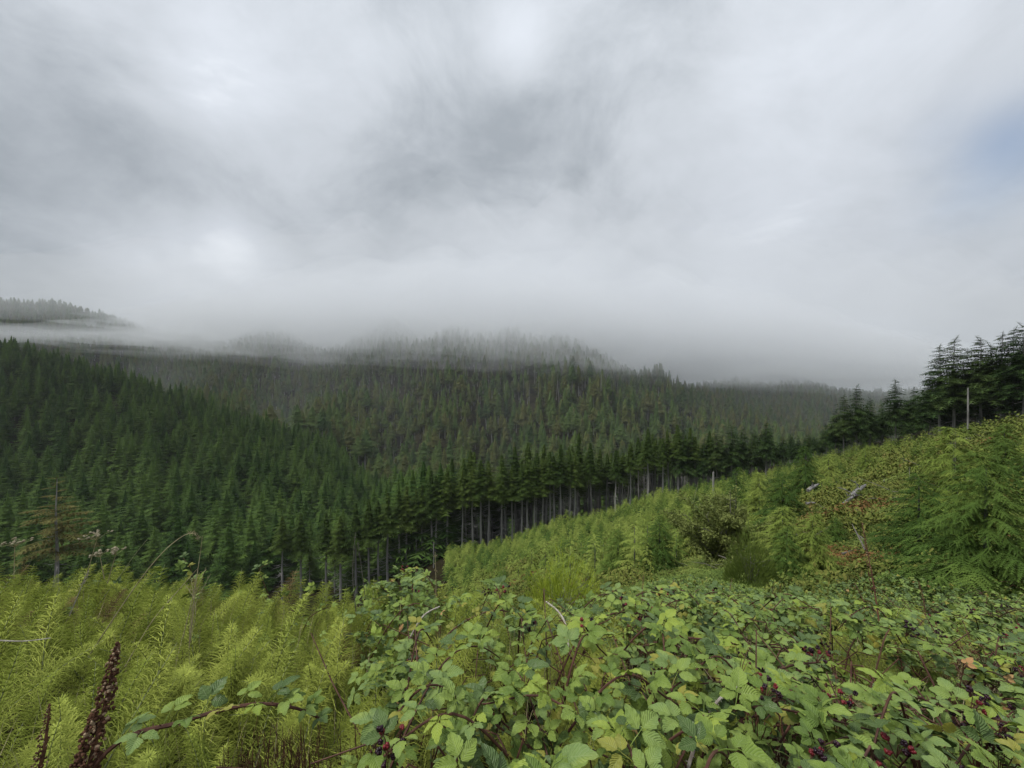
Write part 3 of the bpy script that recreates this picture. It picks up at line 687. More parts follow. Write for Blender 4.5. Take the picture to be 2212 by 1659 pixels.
# ---------------------------------------------------------------- hillside cover (clumps of small leaves)
def leaf_clump(r, hgt, n, seed, ls, mat, up=.6):
    rd = random.Random(seed); g = Geo(); U = rd.uniform
    for i in range(n):
        a = U(0, 6.28); q = math.sqrt(U(0, 1)) * r; z = hgt * (1 - (q / r) ** 2) * U(.35, 1.05)
        p = Vector((math.cos(a) * q, math.sin(a) * q, z)); s = ls * U(.6, 1.3)
        nrm = Vector((U(-1, 1), U(-1, 1), up + U(0, 1))).normalized(); t = nrm.orthogonal().normalized(); t.rotate(Matrix.Rotation(U(0, 6.28), 3, nrm)); b = nrm.cross(t)
        g.quad(p - t * s * .5, p - b * s * .32, p + t * s * .55, p + b * s * .32)
    return g.mesh('clump', M_[mat])
M_['rust'] = foliage_mat('rusty_dry_fern', [(.16, .075, .030), (.26, .15, .06), (.20, .16, .06)], .8, .1, 2, .05)
M_['small_leaf'] = foliage_mat('small_leaf', [(.050, .085, .018), (.100, .150, .030), (.170, .230, .050), (.240, .270, .060)], .65, .12, 2.2, .12)
CL = [leaf_clump(.8, .5, 200, 600 + i, .095, 'cover', .8) for i in range(4)] + [leaf_clump(.8, .40, 260, 610 + i, .075, 'small_leaf', 1.2) for i in range(3)] + [leaf_clump(.8, .45, 130, 620 + i, .10, 'rust', .2) for i in range(2)]
def build_cover():
    n = 15000; u = np.random.uniform(-.3, 1.7, n); Y = 8.5 * (70 / 8.5) ** np.random.rand(n)
    X = u * Y; keep = (Y < edgeY(u) + 3) & (Y > 7.5); X, Y, u = X[keep], Y[keep], u[keep]; Z = H(X, Y); m = len(X)
    s = np.clip(.28 + Y * .030, .4, 1.5) * np.random.uniform(.7, 1.3, m)
    near = vn(X, Y, .25); pick = np.where(np.random.rand(m) < np.clip(1.25 - Y / 26 + (near - .5), .05, 1), 4 + np.random.randint(0, 3, m), np.random.randint(0, 4, m))
    rust = (vn(X + 40, Y, .35) > .66) & (np.random.rand(m) < .6) | ((np.abs(X - (1800 * .46293 - 512) / F * 22) < 1.3) & (np.abs(Y - 22) < 2.2))
    pick = np.where(rust, 7 + np.random.randint(0, 2, m), pick)
    tall = (vn(X, Y + 90, .5) > .62) & ~rust & (pick < 4); s = s * np.where(tall, 1.35, 1.0)
    s = np.stack([s, s, s * np.where(tall, np.random.uniform(1.3, 2.2, m), 1.0)], 1)
    rot = np.stack([np.random.uniform(-.2, .2, m), np.random.uniform(-.2, .2, m), np.random.uniform(0, 6.28, m)], 1)
    scatter('hillside_undergrowth', np.stack([X, Y, Z - .05], 1), rot, s, pick, CL, kind='stuff', label='tangled green and brown undergrowth covering the slope on the right', category='undergrowth')
    # steep bank below the shelf on the left
    n = 2500; u = np.random.uniform(-1.7, -.1, n); Y = 5.5 * (60 / 5.5) ** np.random.rand(n); X = u * Y; Z = H(X, Y)
    s = np.clip(.3 + Y * .03, .4, 1.6)
    rot = np.stack([np.random.uniform(-.3, .3, n), np.random.uniform(-.3, .3, n), np.random.uniform(0, 6.28, n)], 1)
    scatter('bank_undergrowth', np.stack([X, Y, Z], 1), rot, s, np.random.randint(0, 7, n), CL, kind='stuff', label='undergrowth on the steep bank below the horsetails', category='undergrowth')
build_cover()

# ---------------------------------------------------------------- shrubs
def shrub(w, h, n, ls, mat, seed, limbs=14, lean=.0):
    rd = random.Random(seed); g = Geo(); gl = Geo(); U = rd.uniform; tips = []
    for i in range(limbs):
        a = U(0, 6.28); o = U(.0, 1) * w * .5; H_ = h * U(.35, 1.0) * (1 - .35 * (o / (w * .5)) ** 2)
        pts = [Vector((0, 0, 0)), Vector((math.cos(a) * o * .35, math.sin(a) * o * .35, H_ * .4)), Vector((math.cos(a) * o * .75, math.sin(a) * o * .75, H_ * .75)), Vector((math.cos(a) * o, math.sin(a) * o, H_))]
        gl.tube(pts, [.03 * h / 3, .022 * h / 3, .014 * h / 3, .004], 5, False)
        for k in range(7):
            b = pts[0].lerp(pts[3], U(.25, 1)) + Vector((U(-1, 1), U(-1, 1), 0)) * w * .05; e = b + Vector((U(-1, 1), U(-1, 1), U(-.1, 1))) * w * .16
            gl.tube([b, b.lerp(e, .5) + Vector((0, 0, .02)), e], [.009, .006, .003], 3, False); tips.append((b, e))
    for i in range(n):
        b, e = rd.choice(tips); p = b.lerp(e, U(.2, 1.1)) + Vector((U(-1, 1), U(-1, 1), U(-1, 1))) * w * .035; s = ls * U(.6, 1.3)
        nrm = Vector((U(-1, 1), U(-1, 1), U(-.2, 1.4))).normalized(); t = nrm.orthogonal().normalized(); t.rotate(Matrix.Rotation(U(0, 6.28), 3, nrm)); bb = nrm.cross(t)
        g.quad(p - t * s * .6, p - bb * s * .25, p + t * s * .6, p + bb * s * .25)
    return g.mesh('foliage', M_[mat]), gl.mesh('limbs', M_['twig'])
def needle_bush(w, h, n, mat, seed, L=.16):
    rd = random.Random(seed); g = Geo(); U = rd.uniform
    for i in range(n):
        a = U(0, 6.28); q = math.sqrt(U(0, 1)); c = Vector((math.cos(a) * q * w * .5, math.sin(a) * q * w * .5, h * math.sqrt(max(0, 1 - q * q)) * U(.25, 1.0) * (1 + .75 * mnoise.noise(Vector((math.cos(a) * q * 2.2 + seed, math.sin(a) * q * 2.2, 0))))))
        d = Vector((math.cos(a) * q * .8 + U(-.25, .25), math.sin(a) * q * .8 + U(-.25, .25), 1)).normalized(); s = d.orthogonal().normalized(); s.rotate(Matrix.Rotation(U(0, 6.28), 3, d))
        l = L * U(.6, 1.3); g.tri(c - s * .007, c + s * .007, c + d * l)
        for k in range(5):
            p = c + d * l * (k + .5) / 5.5; e = p + (s * (1 if k % 2 else -1) + d).normalized() * l * .22; g.tri(p - d * .006, p + d * .009, e)
    return g.mesh('foliage', M_[mat])
def build_shrubs():
    f, l = shrub(4.3, 3.4, 24000, .10, 'willow', 11, 20)
    Y = 15.5; x = (1580 * .46293 - 512) / F * Y; o = thing('willow_shrub', (x, Y, h1(x, Y) - .1), 'round airy willow shrub with small dull olive leaves in the middle of the slope', 'shrub'); link('limbs', l, o); link('foliage', f, o)
    f, l = shrub(3.0, 2.0, 4500, .085, 'cover', 12, 14)
    Y = 24; x = (1440 * .46293 - 512) / F * Y; o = thing('salal_shrub', (x, Y, h1(x, Y) - .1), 'yellowish leafy shrub left of the airy willow', 'shrub'); link('limbs', l, o); link('foliage', f, o)
    Y = 9.6; x = (1218 * .46293 - 512) / F * Y; z = h1(x, Y)
    top = -(1236 * .46293 - 384) / F * Y
    o = thing('broom_bush', (x, Y, z), 'low dome of bright yellow-green broom beyond the bramble leaves', 'bush'); hh = max(top - z, .7)
    link('foliage', needle_bush(2.1, hh, 5200, 'broom', 13, .15), o)
    b = Geo(); [b.tube([(0, 0, -.1), (R(-.3, .3), R(-.3, .3), hh * .5), (R(-.8, .8), R(-.8, .8), hh * .75)], [.015, .01, .004], 4, False) for i in range(24)]; link('branches', b.mesh('branches', M_['twig']), o)
    Y = 11; x = (1622 * .46293 - 512) / F * Y; z = h1(x, Y); top = -(1175 * .46293 - 384) / F * Y; hh = max(top - z, .8)
    o = thing('round_bush', (x, Y, z), 'small dark round bush in front of the airy willow', 'bush'); link('foliage', needle_bush(1.3, hh * 1.05, 5200, 'dark_bush', 14, .10), o)
    b = Geo(); [b.tube([(0, 0, -.1), (R(-.2, .2), R(-.2, .2), hh * .5), (R(-.4, .4), R(-.4, .4), hh * .75)], [.012, .008, .003], 4, False) for i in range(16)]; link('branches', b.mesh('branches', M_['twig']), o)
build_shrubs()

# ---------------------------------------------------------------- dead wood on the slope
def build_deadwood():
    g = Geo()
    for i in range(260):
        u = R(.45, 1.35); Y = 14 + 45 * random.random(); x = u * Y; z = h1(x, Y) + R(.15, .5); a = R(0, 6.28); L = R(.4, 1.6); e = Vector((math.cos(a) * L, math.sin(a) * L, R(-.1, .5) * L)); p = Vector((x, Y, z)); r = R(.008, .035)
        g.tube([p, p + e * .5 + Vector((0, 0, R(0, .08))), p + e], [r, r * .8, r * .3], 5)
    link('slash_debris', g.mesh('slash_debris', M_['twig']), kind='stuff', label='grey broken branches scattered through the cleared slope', category='debris')
    def log(a, b, r, lab, name='fallen_log', cat='log', branches=3, seed=0, group=None):
        rd = random.Random(seed); g = Geo(); a = Vector(a); b = Vector(b); c = (a + b) / 2; pts = [a - c, (a - c) * .4 + Vector((0, 0, r * .3)), (b - c) * .4 + Vector((0, 0, r * .2)), b - c]
        g.tube(pts, [r, r * 1.05, r * .8, r * .45], 9); o = thing(name, c, lab, cat, group)
        link('log', g.mesh('log', M_['deadwood'], False), o)
        for i in range(branches):
            k = rd.uniform(.1, .9); p = pts[0].lerp(pts[3], k); e = p + Vector((rd.uniform(-1, 1), rd.uniform(-.6, .6), rd.uniform(.1, .9))) * r * 6
            gb = Geo(); gb.tube([p, p.lerp(e, .5) + Vector((0, 0, r * .6)), e], [r * .35, r * .25, r * .08], 5); link('branch_stub', gb.mesh('stub', M_['deadwood']), o)
    log(P(1838, 1078, 24) + Vector((0, 0, .15)), P(1882, 1056, 25) + Vector((0, .4, .15)), .13, 'bleached fallen log with broken stubs lying on the brownish slope', seed=1, branches=4)
    log(P(1822, 1092, 23.5) + Vector((0, 0, .1)), P(1850, 1072, 24) + Vector((0, 0, .1)), .08, 'forked bleached branch leaning against the larger fallen log', name='fallen_branch', cat='branch', seed=2, branches=5)
    log(P(1745, 1066, 27) + Vector((0, 0, .2)), P(1768, 1052, 27.5) + Vector((0, 0, .2)), .11, 'short pale log left of the forked fallen log', seed=3, branches=2)
    log(P(1742, 1088, 25), P(1762, 1086, 25), .07, 'small pale wood scrap just below the short pale log', name='wood_scrap', cat='wood', seed=4, branches=1)
    log(P(2052, 962, 40) + Vector((0, 0, .2)), P(2080, 955, 40) + Vector((0, 0, .2)), .15, 'whitish log on the upper slope below the broken pole', seed=5, branches=2)
    def pole(x, yb, yt, Y, r, lab, name, cat, mat='cane_dead', lean=0.0):
        u = (x * .46293 - 512) / F; X = u * Y; z = h1(X, Y); top = -(yt * .46293 - 384) / F * Y; hh = top - z
        g = Geo(); g.tube([(0, 0, -.3), (lean * .5, 0, hh * .5), (lean, 0, hh)], [r, r * .85, r * .7], 9)
        g.tri((lean - r * .5, 0, hh), (lean + r * .2, r * .4, hh), (lean - r * .3, 0, hh + r * 2)); g.tri((lean - r * .2, r * .3, hh), (lean + r * .6, 0, hh), (lean + r * .3, 0, hh + r * 1.3))
        o = thing(name, (X, Y, z), lab, cat); link('bare_stem', g.mesh('stem', M_[mat]), o)
        g = Geo(); 
        for k in range(5):
            a = R(0, 6.28); zz = hh * R(.3, .9); g.tube([(lean * zz / hh, 0, zz), (math.cos(a) * r * 5, math.sin(a) * r * 5, zz + r)], [r * .15, r * .05], 4)
        link('snapped_twigs', g.mesh('twigs', M_[mat]), o)
    pole(2091, 925, 838, 48, .10, 'tall pale broken pole of a dead tree before the dark hemlock group', 'dead_snag', 'dead tree', 'bark')
    pole(1541, 1052, 1020, 80, .22, 'short pale stump pole in front of the olive hemlock', 'dead_snag', 'dead tree', 'bark_far')
    pole(937, 1200, 1172, 95, .16, 'short grey snag at the corner of plantation and forest edge', 'dead_snag', 'dead tree', 'bark')
    pole(2064, 1000, 925, 22, .02, 'thin bare dark leaderless sapling stem on the upper right slope', 'dead_sapling', 'dead sapling', 'twig')
build_deadwood()

# ---------------------------------------------------------------- bramble leaves and canes
def leaflet(g, L, W, origin, yaw, pitch, roll, rd, fold=.25, curl=.3, rows=8, rough=False):
    U = rd.uniform; Mx = Matrix.Translation(origin) @ Matrix.Rotation(yaw, 4, 'Z') @ Matrix.Rotation(pitch, 4, 'X') @ Matrix.Rotation(roll, 4, 'Y')
    base = len(g.v); cols = (-1, -.5, 0, .5, 1); ph = U(0, 6)
    for i in range(rows + 1):
        t = i / rows; w = W * (math.sin(math.pi * min(1, t * .9 + .06) ** .85)) * (1 - .25 * t)
        if i == 0: w = W * .10
        if i == rows: w = W * .02
        for c in cols:
            k = 1 + (.10 if i % 2 else -.05) * (abs(c) == 1)
            x = c * w * .5 * k; y = t * L + (.03 * L * (i % 2) if abs(c) == 1 else 0) 
            z = abs(c) * w * .5 * fold - curl * L * t * t * .5 + (.018 * L) * math.sin(i * math.pi + 1) * abs(c) + U(-.006, .006) * L + .02 * L * math.sin(ph + c * 2 + t * 4)
            g.v.append(tuple(Mx @ Vector((x, y, z)))); g.uv.append((c, t))
    for i in range(rows):
        for c in range(4):
            a = base + i * 5 + c; g.f.append((a, a + 1, a + 6, a + 5))
def bramble_leaf(seed, mat='bramble', n=None, size=1.0, rows=8):
    rd = random.Random(seed); U = rd.uniform; g = Geo(); g.uv = []
    n = n or rd.choice((3, 3, 3, 5, 5)); size *= .63; L = .082 * size
    pet = .055 * size
    # petiole along +Y from the origin
    def stalk(a, b, r):
        k = len(g.v); g.tube([a, Vector(a).lerp(Vector(b), .5) + Vector((0, 0, .003)), b], [r, r, r * .8], 4, False); g.uv += [(.5, .06)] * (len(g.v) - k)
    stalk((0, 0, 0), (0, pet, .01), .0016 * size)
    c = Vector((0, pet, .01)); dirs = [(0, 1.0)] + [(1.15, .86), (-1.15, .86)] + ([(2.15, .68), (-2.15, .68)] if n == 5 else [])
    for a, k in dirs:
        a += U(-.12, .12); off = .020 * size if a == dirs[0][0] or abs(a) < .3 else .006
        o = c + Vector((-math.sin(a) * off, math.cos(a) * off, 0))
        if abs(a) < .3: stalk(tuple(c), tuple(o), .0012 * size)
        leaflet(g, L * k * U(.9, 1.1), L * k * U(.70, .84), o, a, U(-.35, .15), U(-.25, .25), rd, U(.12, .35), U(.15, .55), rows)
    return g.mesh('bramble_leaf', M_[mat], False)
M_['bramble_old'] = foliage_mat('old_bramble_leaf', [(.045, .085, .024), (.075, .125, .032), (.100, .155, .045)], .4, .05, 9, .25, veins=True)
M_['bramble_fresh'] = foliage_mat('fresh_bramble_leaf', [(.22, .31, .045), (.32, .40, .06)], .45, .12, 9, .2, veins=True)
LV = [bramble_leaf(700 + i, 'bramble_old' if i in (2, 8) else 'bramble_fresh' if i in (4,) else 'bramble') for i in range(10)]
LVY = [bramble_leaf(720 + i, 'bramble_yellow', 3) for i in range(3)]
LVO = [bramble_leaf(730 + i, 'bramble_orange', 3) for i in range(2)]
LVP = [bramble_leaf(740, 'bramble_pale', 3)]
LVS = [bramble_leaf(750 + i, 'bramble_old' if i in (1, 4) else 'bramble', rows=4) for i in range(6)] + [bramble_leaf(760, 'bramble_yellow', 3, rows=4)]
def berries(seed):
    rd = random.Random(seed); g = Geo(); mats = []; U = rd.uniform
    n = rd.randint(6, 12); pr = rd.choice((.2, .6, .8))
    for i in range(n):
        c = Vector((U(-.035, .035), U(-.035, .035), U(-.015, .045))); k = len(g.f); g.tube([(0, 0, -.03), c * .5, c], [.0015, .001, .001], 3, False); mats += [2] * (len(g.f) - k)
        red = U(0, 1) < pr; r = U(.007, .010); k = len(g.f)
        for j in range(9):
            v = Vector((U(-1, 1), U(-1, 1), U(-1, 1))).normalized(); g.blob(c + v * r * .55, r * .52, seg=5, ring=3)
        mats += [0 if red else 1] * (len(g.f) - k)
    me = g.mesh('berry_cluster', [M_['berry_red'], M_['berry_black'], M_['cane']], True); me.polygons.foreach_set('material_index', mats); return me
BR = [berries(770 + i) for i in range(6)]

def zone_bramble(x, y):
    """1 where bramble grows, 0 where horsetail grows"""
    u = x / np.maximum(y, .2); px = 512 + u * F
    w = (vn(x, y, 1.6) - .5) * 90
    lim = np.interp(y, [.8, 1.2, 1.6, 2.4, 3.4, 5], [455, 440, 365, 362, 365, 385])
    b = px + w > lim
    # a horsetail tongue inside the brambles and a small patch at lower right
    t1 = ((np.abs(px - 468) < 34 + w * .25) & (y > 1.5) & (y < 3.2)) | ((vn(x + 7, y, 1.9) > .74) & (y < 4.5) & (np.abs(px - 415) > 60))
    t2 = (np.abs(px - 690) < 20) & (y > 1.7) & (y < 2.2)
    t3 = (np.abs(px - 880) < 30) & (y > 1.2) & (y < 1.45)
    return b & ~t1 & ~t2 & ~t3
def top_h(x, y):
    r = .16 + .46 * vn(x, y, 1.1) + .20 * vn(x, y, 3.7)
    # the raised clump left of the middle
    px = 512 + x / np.maximum(y, .2) * F
    r = r + .08 * np.exp(-((px - 415) / 38) ** 2 - ((y - 3.3) / .6) ** 2) + .10 * np.exp(-((px - 650) / 90) ** 2 - ((y - 1.9) / .4) ** 2)
    r = r - .10 * np.exp(-((px - 780) / 50) ** 2 - ((y - 1.55) / .25) ** 2)
    return r

def cane(pts, rads, label, leaves, name='bramble_cane', group='bramble canes in the thicket', leafset=None, nleaf=None, berry=0, thorn=True, mat='cane', size=1.0, t0=.15, seed=0, cat='bramble', faceup=True):
    rd = random.Random(seed); U = rd.uniform
    pts = [Vector(p) for p in pts]; base = pts[0].copy()
    # Catmull-Rom resample
    n = len(pts); cr = []
    for i in range(n - 1):
        p0, p1, p2, p3 = pts[max(i - 1, 0)], pts[i], pts[i + 1], pts[min(i + 2, n - 1)]
        for k in range(6):
            t = k / 6; cr.append(.5 * ((2 * p1) + (p2 - p0) * t + (2 * p0 - 5 * p1 + 4 * p2 - p3) * t * t + (3 * p1 - p0 - 3 * p2 + p3) * t ** 3))
    cr.append(pts[-1]); m = len(cr)
    o = thing(name, base, label, cat, group)
    g = Geo(); rr = [rads[0] + (rads[1] - rads[0]) * i / (m - 1) for i in range(m)]
    g.tube([c - base for c in cr], rr, 6)
    if thorn:
        for i in range(2, m - 1):
            for k in range(2):
                p = cr[i].lerp(cr[i - 1], U(0, 1)) - base; tg = (cr[i] - cr[i - 1]).normalized(); s = tg.orthogonal(); s.rotate(Matrix.Rotation(U(0, 6.28), 3, tg)); s.normalize(); q = rr[i]
                g.tri(p - tg * q * .5, p + tg * q * .6, p + s * q * 2.6 - tg * q * .6)
    link('stem', g.mesh('stem', M_[mat]), o)
    for j in range(leaves):
        t = t0 + (1 - t0) * (j + .5) / max(leaves, 1); i = min(int(t * (m - 1)), m - 2); p = cr[i].lerp(cr[i + 1], t * (m - 1) - i); tg = (cr[i + 1] - cr[i]).normalized()
        sgn = 1 if j % 2 else -1; s = tg.cross(Vector((0, 0, 1)))
        s = s.normalized() * sgn if s.length > .1 else Vector((U(-1, 1), U(-1, 1), 0)).normalized()
        d = (s * U(.5, 1.1) + tg * U(.2, .8)); d.z *= .3; yaw = math.atan2(-d.x, d.y)
        ls = leafset or LV
        me = rd.choice(ls) if rd.random() > .05 else rd.choice(LVY)
        lo = link('leaf', me, o, p - base)
        lo.rotation_euler = Euler((U(.1, .75), U(-.35, .35), yaw + U(-.3, .3))); k = size * U(.75, 1.2) * (1 - .35 * max(0, t - .75) / .25); lo.scale = (k,) * 3
    for b in range(berry):
        t = U(.55, 1.0); i = min(int(t * (m - 1)), m - 2); lo = link('berry_cluster', rd.choice(BR), o, cr[i] - base + Vector((U(-.04, .04), U(-.04, .04), U(.0, .05)))); lo.rotation_euler = (U(-.5, .5), U(-.5, .5), U(0, 6)); k = U(.8, 1.15); lo.scale = (k,) * 3
    return o

def build_brambles():
    # explicit canes
    cane([P(60, 1900, 1.10), P(230, 1625, 1.15), P(390, 1560, 1.22), P(540, 1522, 1.28), P(640, 1530, 1.33), P(705, 1560, 1.38)], (.0075, .0035),
         'long reddish bramble cane arching low across the horsetails at the lower left', 15, group=None, size=.92, t0=.22, seed=1)
    cane([P(1475, 1720, 1.15), P(1492, 1640, 1.2), P(1530, 1545, 1.28), P(1565, 1500, 1.33), P(1602, 1480, 1.38)], (.006, .003),
         'leafless bleached bramble cane rising at the bottom of the thicket', 0, group=None, mat='cane_dead', seed=2, name='dead_cane', cat='dead cane')
    cane([P(1180, 1300, 3.0), P(1205, 1320, 2.8), P(1222, 1350, 2.6), P(1228, 1400, 2.45)], (.006, .006), 'short bleached cane curving down in the middle of the thicket', 0, group=None, mat='cane_dead', seed=3, name='dead_cane', cat='dead cane')
    cane([P(865, 1440, 2.4), P(885, 1380, 2.45), P(915, 1330, 2.5), P(950, 1310, 2.55)], (.006, .004), 'pale grey cane bowing through the raised clump', 0, group=None, mat='cane_dead', seed=4, name='dead_cane', cat='dead cane')
    cane([P(920, 1480, 2.2), P(945, 1400, 2.25), P(1000, 1345, 2.3), P(1075, 1318, 2.4), P(1140, 1338, 2.5)], (.006, .003), 'red bramble cane arching right from the raised clump with yellow leaf tips', 9, group=None, seed=5, size=.7, leafset=LV[:3] + LVY * 2)
    cane([P(1290, 1425, 1.9), P(1380, 1400, 1.9), P(1470, 1378, 1.95), P(1600, 1392, 2.0), P(1700, 1400, 2.1)], (.006, .004), 'thick red cane lying level across the middle of the thicket', 10, group=None, seed=6, size=1.0)
    cane([P(1590, 1640, 1.3), P(1600, 1560, 1.4), P(1640, 1480, 1.5), P(1700, 1440, 1.65), P(1780, 1430, 1.75)], (.006, .004), 'dark red cane arching over the shadowed hollow at lower right', 8, group=None, seed=7, size=1.15, berry=1)
    cane([P(960, 1570, 1.5), P(925, 1500, 1.8), P(890, 1420, 2.1), P(880, 1340, 2.3)], (.005, .003), 'upright bramble cane with yellow leaves in the raised clump', 9, group=None, seed=8, size=.8, leafset=LVY * 2 + LV[:4], berry=1)
    cane([P(1310, 1560, 1.6), P(1300, 1480, 1.75), P(1320, 1430, 1.9)], (.004, .0025), 'short bramble shoot with bright yellow leaves in the middle of the thicket', 6, group=None, seed=9, size=.75, leafset=LVY)
    cane([P(600, 1480, 3.0), P(640, 1400, 3.0), P(665, 1340, 3.0), P(690, 1320, 3.0), P(715, 1310, 3.1)], (.004, .002), 'bluish green bramble sprig standing among the horsetails', 8, group=None, seed=10, size=.8)
    cane([P(440, 1340, 3.6), P(420, 1260, 3.6), P(410, 1225, 3.6), P(395, 1205, 3.6)], (.003, .002), 'small bramble sprig topping the horsetail bank, left of the other small sprig', 6, group=None, seed=11, size=.85)
    cane([P(600, 1330, 3.6), P(570, 1260, 3.6), P(560, 1230, 3.6), P(580, 1218, 3.6)], (.003, .002), 'small bramble sprig topping the horsetail bank, right of the other small sprig', 6, group=None, seed=12, size=.85)
    # pale, orange leaves that catch the eye, each on its own short shoot
    for i, (x, y, Y, ls, lab) in enumerate(((1218, 1632, 1.22, LVP, 'shoot turning up a whitish leaf underside near the bottom of the thicket'), (1110, 1590, 1.35, LVO, 'shoot with a withered orange leaf low in the thicket'),
            (950, 1325, 2.4, LVO, 'shoot with an orange leaf in the raised clump'), (2082, 1440, 1.8, LVO, 'shoot with a salmon coloured leaf on the right of the thicket'), (2170, 1470, 1.9, LVO, 'shoot with a faded tan leaf near the right side'),
            (925, 1547, 1.6, LVO, 'shoot with a mottled orange leaf below the raised clump'), (1360, 1652, 1.15, LVO, 'shoot with an orange leaf at the bottom of the thicket'), (1400, 1356, 2.3, LVY, 'shoot with a clear yellow leaf above the level red cane'))):
        p = P(x, y, Y); cane([p + Vector((R(-.05, .05), .05, -.3)), p + Vector((0, .02, -.12)), p], (.0025, .0015), lab, 1, leafset=ls, seed=50 + i, size=.8 if i else .75, t0=.9, thorn=False, group=None, name='bramble_shoot')
    # canes forming the near thicket
    k = 0; rd = random.Random(5)
    spots = []
    while len(spots) < 84:
        Y = .85 + 2.6 * rd.random() ** 1.3; u = rd.uniform(-.25, 1.35); x = u * Y
        if not zone_bramble(np.array([x]), np.array([Y]))[0]: continue
        if any((x - a) ** 2 + (Y - b) ** 2 < (.11 + .05 * Y) ** 2 for a, b in spots): continue
        spots.append((x, Y))
    spots.sort(key=lambda s: s[1])
    for i, (x, Y) in enumerate(spots):
        a = rd.uniform(0, 6.28); L = rd.uniform(.5, .95); d = Vector((math.cos(a), math.sin(a) * .8, 0)); pts = []
        for t in (0, .25, .5, .75, 1.0):
            q = Vector((x, Y, 0)) + d * L * (t - .5); q.y = max(q.y, .75)
            th = float(top_h(np.array([q.x]), np.array([q.y]))[0]); z = h1(q.x, q.y)
            pts.append(Vector((q.x, q.y, z + th * (.25 + .85 * math.sin(math.pi * min(t * .72 + .10, .72))) + .02)))
        band = ('at the near edge' if Y < 1.4 else 'in the middle rows' if Y < 2.3 else 'in the back rows')
        side = 'by the horsetails' if x / Y < .15 else 'left of the level red cane' if x / Y < .45 else 'near the rusty seed stalk' if x / Y < .9 else 'under the big young hemlock'
        be = 1 if rd.random() < .42 else 0
        cane(pts, (.0045, .0022), '%s bramble cane %s%s %s' % ('long' if L > .74 else 'short', 'with berries ' if be else '', band, side), int(L * 19), seed=100 + i, size=rd.uniform(.85, 1.15), berry=be * rd.randint(1, 2))
    # uncountable leaves filling the thicket
    n = 56000; Y = np.sqrt(np.random.rand(n) * (9.5 ** 2 - .6 ** 2) + .36); u = np.random.uniform(-1.1, 1.75, n); X = u * Y
    zb = zone_bramble(X, Y); sprinkle = (np.random.rand(n) < .07) & (Y > 2.6) & (Y < 6) & (u < 0)
    keep = (zb | sprinkle) & (Y > .8); X, Y, u = X[keep], Y[keep], u[keep]
    keep = ~((u < -.1) & (Y > 5)) & ((vn(X, Y, 2.3) * .6 + vn(X, Y, 6.1) * .4 > .45) | (np.random.rand(len(X)) < .13) | ((np.abs(u * F + 512 - 418) < 46) & (Y > 2.7) & (Y < 4))); X, Y, u = X[keep], Y[keep], u[keep]
    Z = H(X, Y); m = len(X); th = top_h(X, Y)
    dz = -np.random.exponential(.13, m); dz = np.maximum(dz, -th * .85)
    rx = np.random.normal(.25, .55, m); ry = np.random.normal(0, .55, m); rz = np.random.uniform(0, 6.28, m)
    pk = np.where(Y < 4.2, np.random.randint(0, 10, m), 10 + np.random.randint(0, 6, m))
    yel = np.random.rand(m) < .035 + .07 * (vn(X, Y, 1.1) > .72); pk = np.where(yel, np.random.randint(16, 19, m), pk)
    org = np.random.rand(m) < .009; pk = np.where(org, np.random.randint(19, 21, m), pk)
    s = np.random.uniform(.5, 1.15, m)
    scatter('bramble_foliage', np.stack([X, Y, Z + th + dz], 1), np.stack([rx, ry, rz], 1), s, pk, LV + LVS[:6] + LVY + LVO, kind='stuff', label='mass of green bramble leaves filling the thicket', category='bramble')
    g = Geo()
    for i in range(900):
        Y = .8 + 6.5 * random.random() ** 1.2; u = R(-.3, 1.5); x = u * Y
        if not zone_bramble(np.array([x]), np.array([Y]))[0]: continue
        th = float(top_h(np.array([x]), np.array([Y]))[0]); z = h1(x, Y); a = R(0, 6.28); L = R(.3, .8); d = Vector((math.cos(a), math.sin(a), 0)) * L
        p = Vector((x, Y, z)); g.tube([p, p + d * .3 + Vector((0, 0, th * R(.5, .8))), p + d * .7 + Vector((0, 0, th * R(.6, 1.0))), p + d + Vector((0, 0, th * R(.4, .95)))], [.004, .0035, .003, .002], 4, False)
    link('bramble_stems', g.mesh('bramble_stems', M_['cane']), kind='stuff', label='tangle of dark reddish canes under the bramble leaves', category='bramble')
build_brambles()

# ---------------------------------------------------------------- horsetails
def horsetail(seed, h=.75, dense=1.0, dry=False):
    rd = random.Random(seed); U = rd.uniform; g = Geo(); st = Geo(); nw = 20
    bend = U(.10, .42); az = 0
    def ax(t): return Vector((bend * h * t * t, 0, h * (t - .22 * bend * t * t)))
    for w in range(nw):
        t = .20 + .78 * w / nw; p = ax(t); q = (1 - t); L = h * .23 * (min(1, q * 1.6) ** .75) * U(.9, 1.1) + .012; nb = int(14 * dense)
        a0 = U(0, 6.28)
        for b in range(nb):
            a = a0 + 6.283 * b / nb + U(-.12, .12); d = Vector((math.cos(a), math.sin(a), 0)); el = U(.25, .75); l = L * U(.8, 1.15)
            m1 = p + d * l * .5 + Vector((0, 0, l * el * .5)); e = p + d * l * .98 + Vector((0, 0, l * el * U(.3, .9) - l * .10)) + Vector((bend, 0, 0)) * l * .3
            s = Vector((-d.y, d.x, 0)) * .0014; v = Vector((0, 0, .0014))
            g.quad(p - s, p + s, m1 + s, m1 - s); g.tri(m1 - s, m1 + s, e); g.tri(p + v, p - v, m1); g.tri(m1 + v, m1 - v, e)
    st.tube([ax(i / 6) for i in range(7)], [.0042 * (1 - .8 * i / 6) for i in range(7)], 6)
    for w in range(nw):
        p = ax(.2 + .78 * w / nw); st.blob(p, .0042 * (1 - .75 * w / nw) + .0008, (1, 1, .8), 6, 3)
    return g, st
HT = []
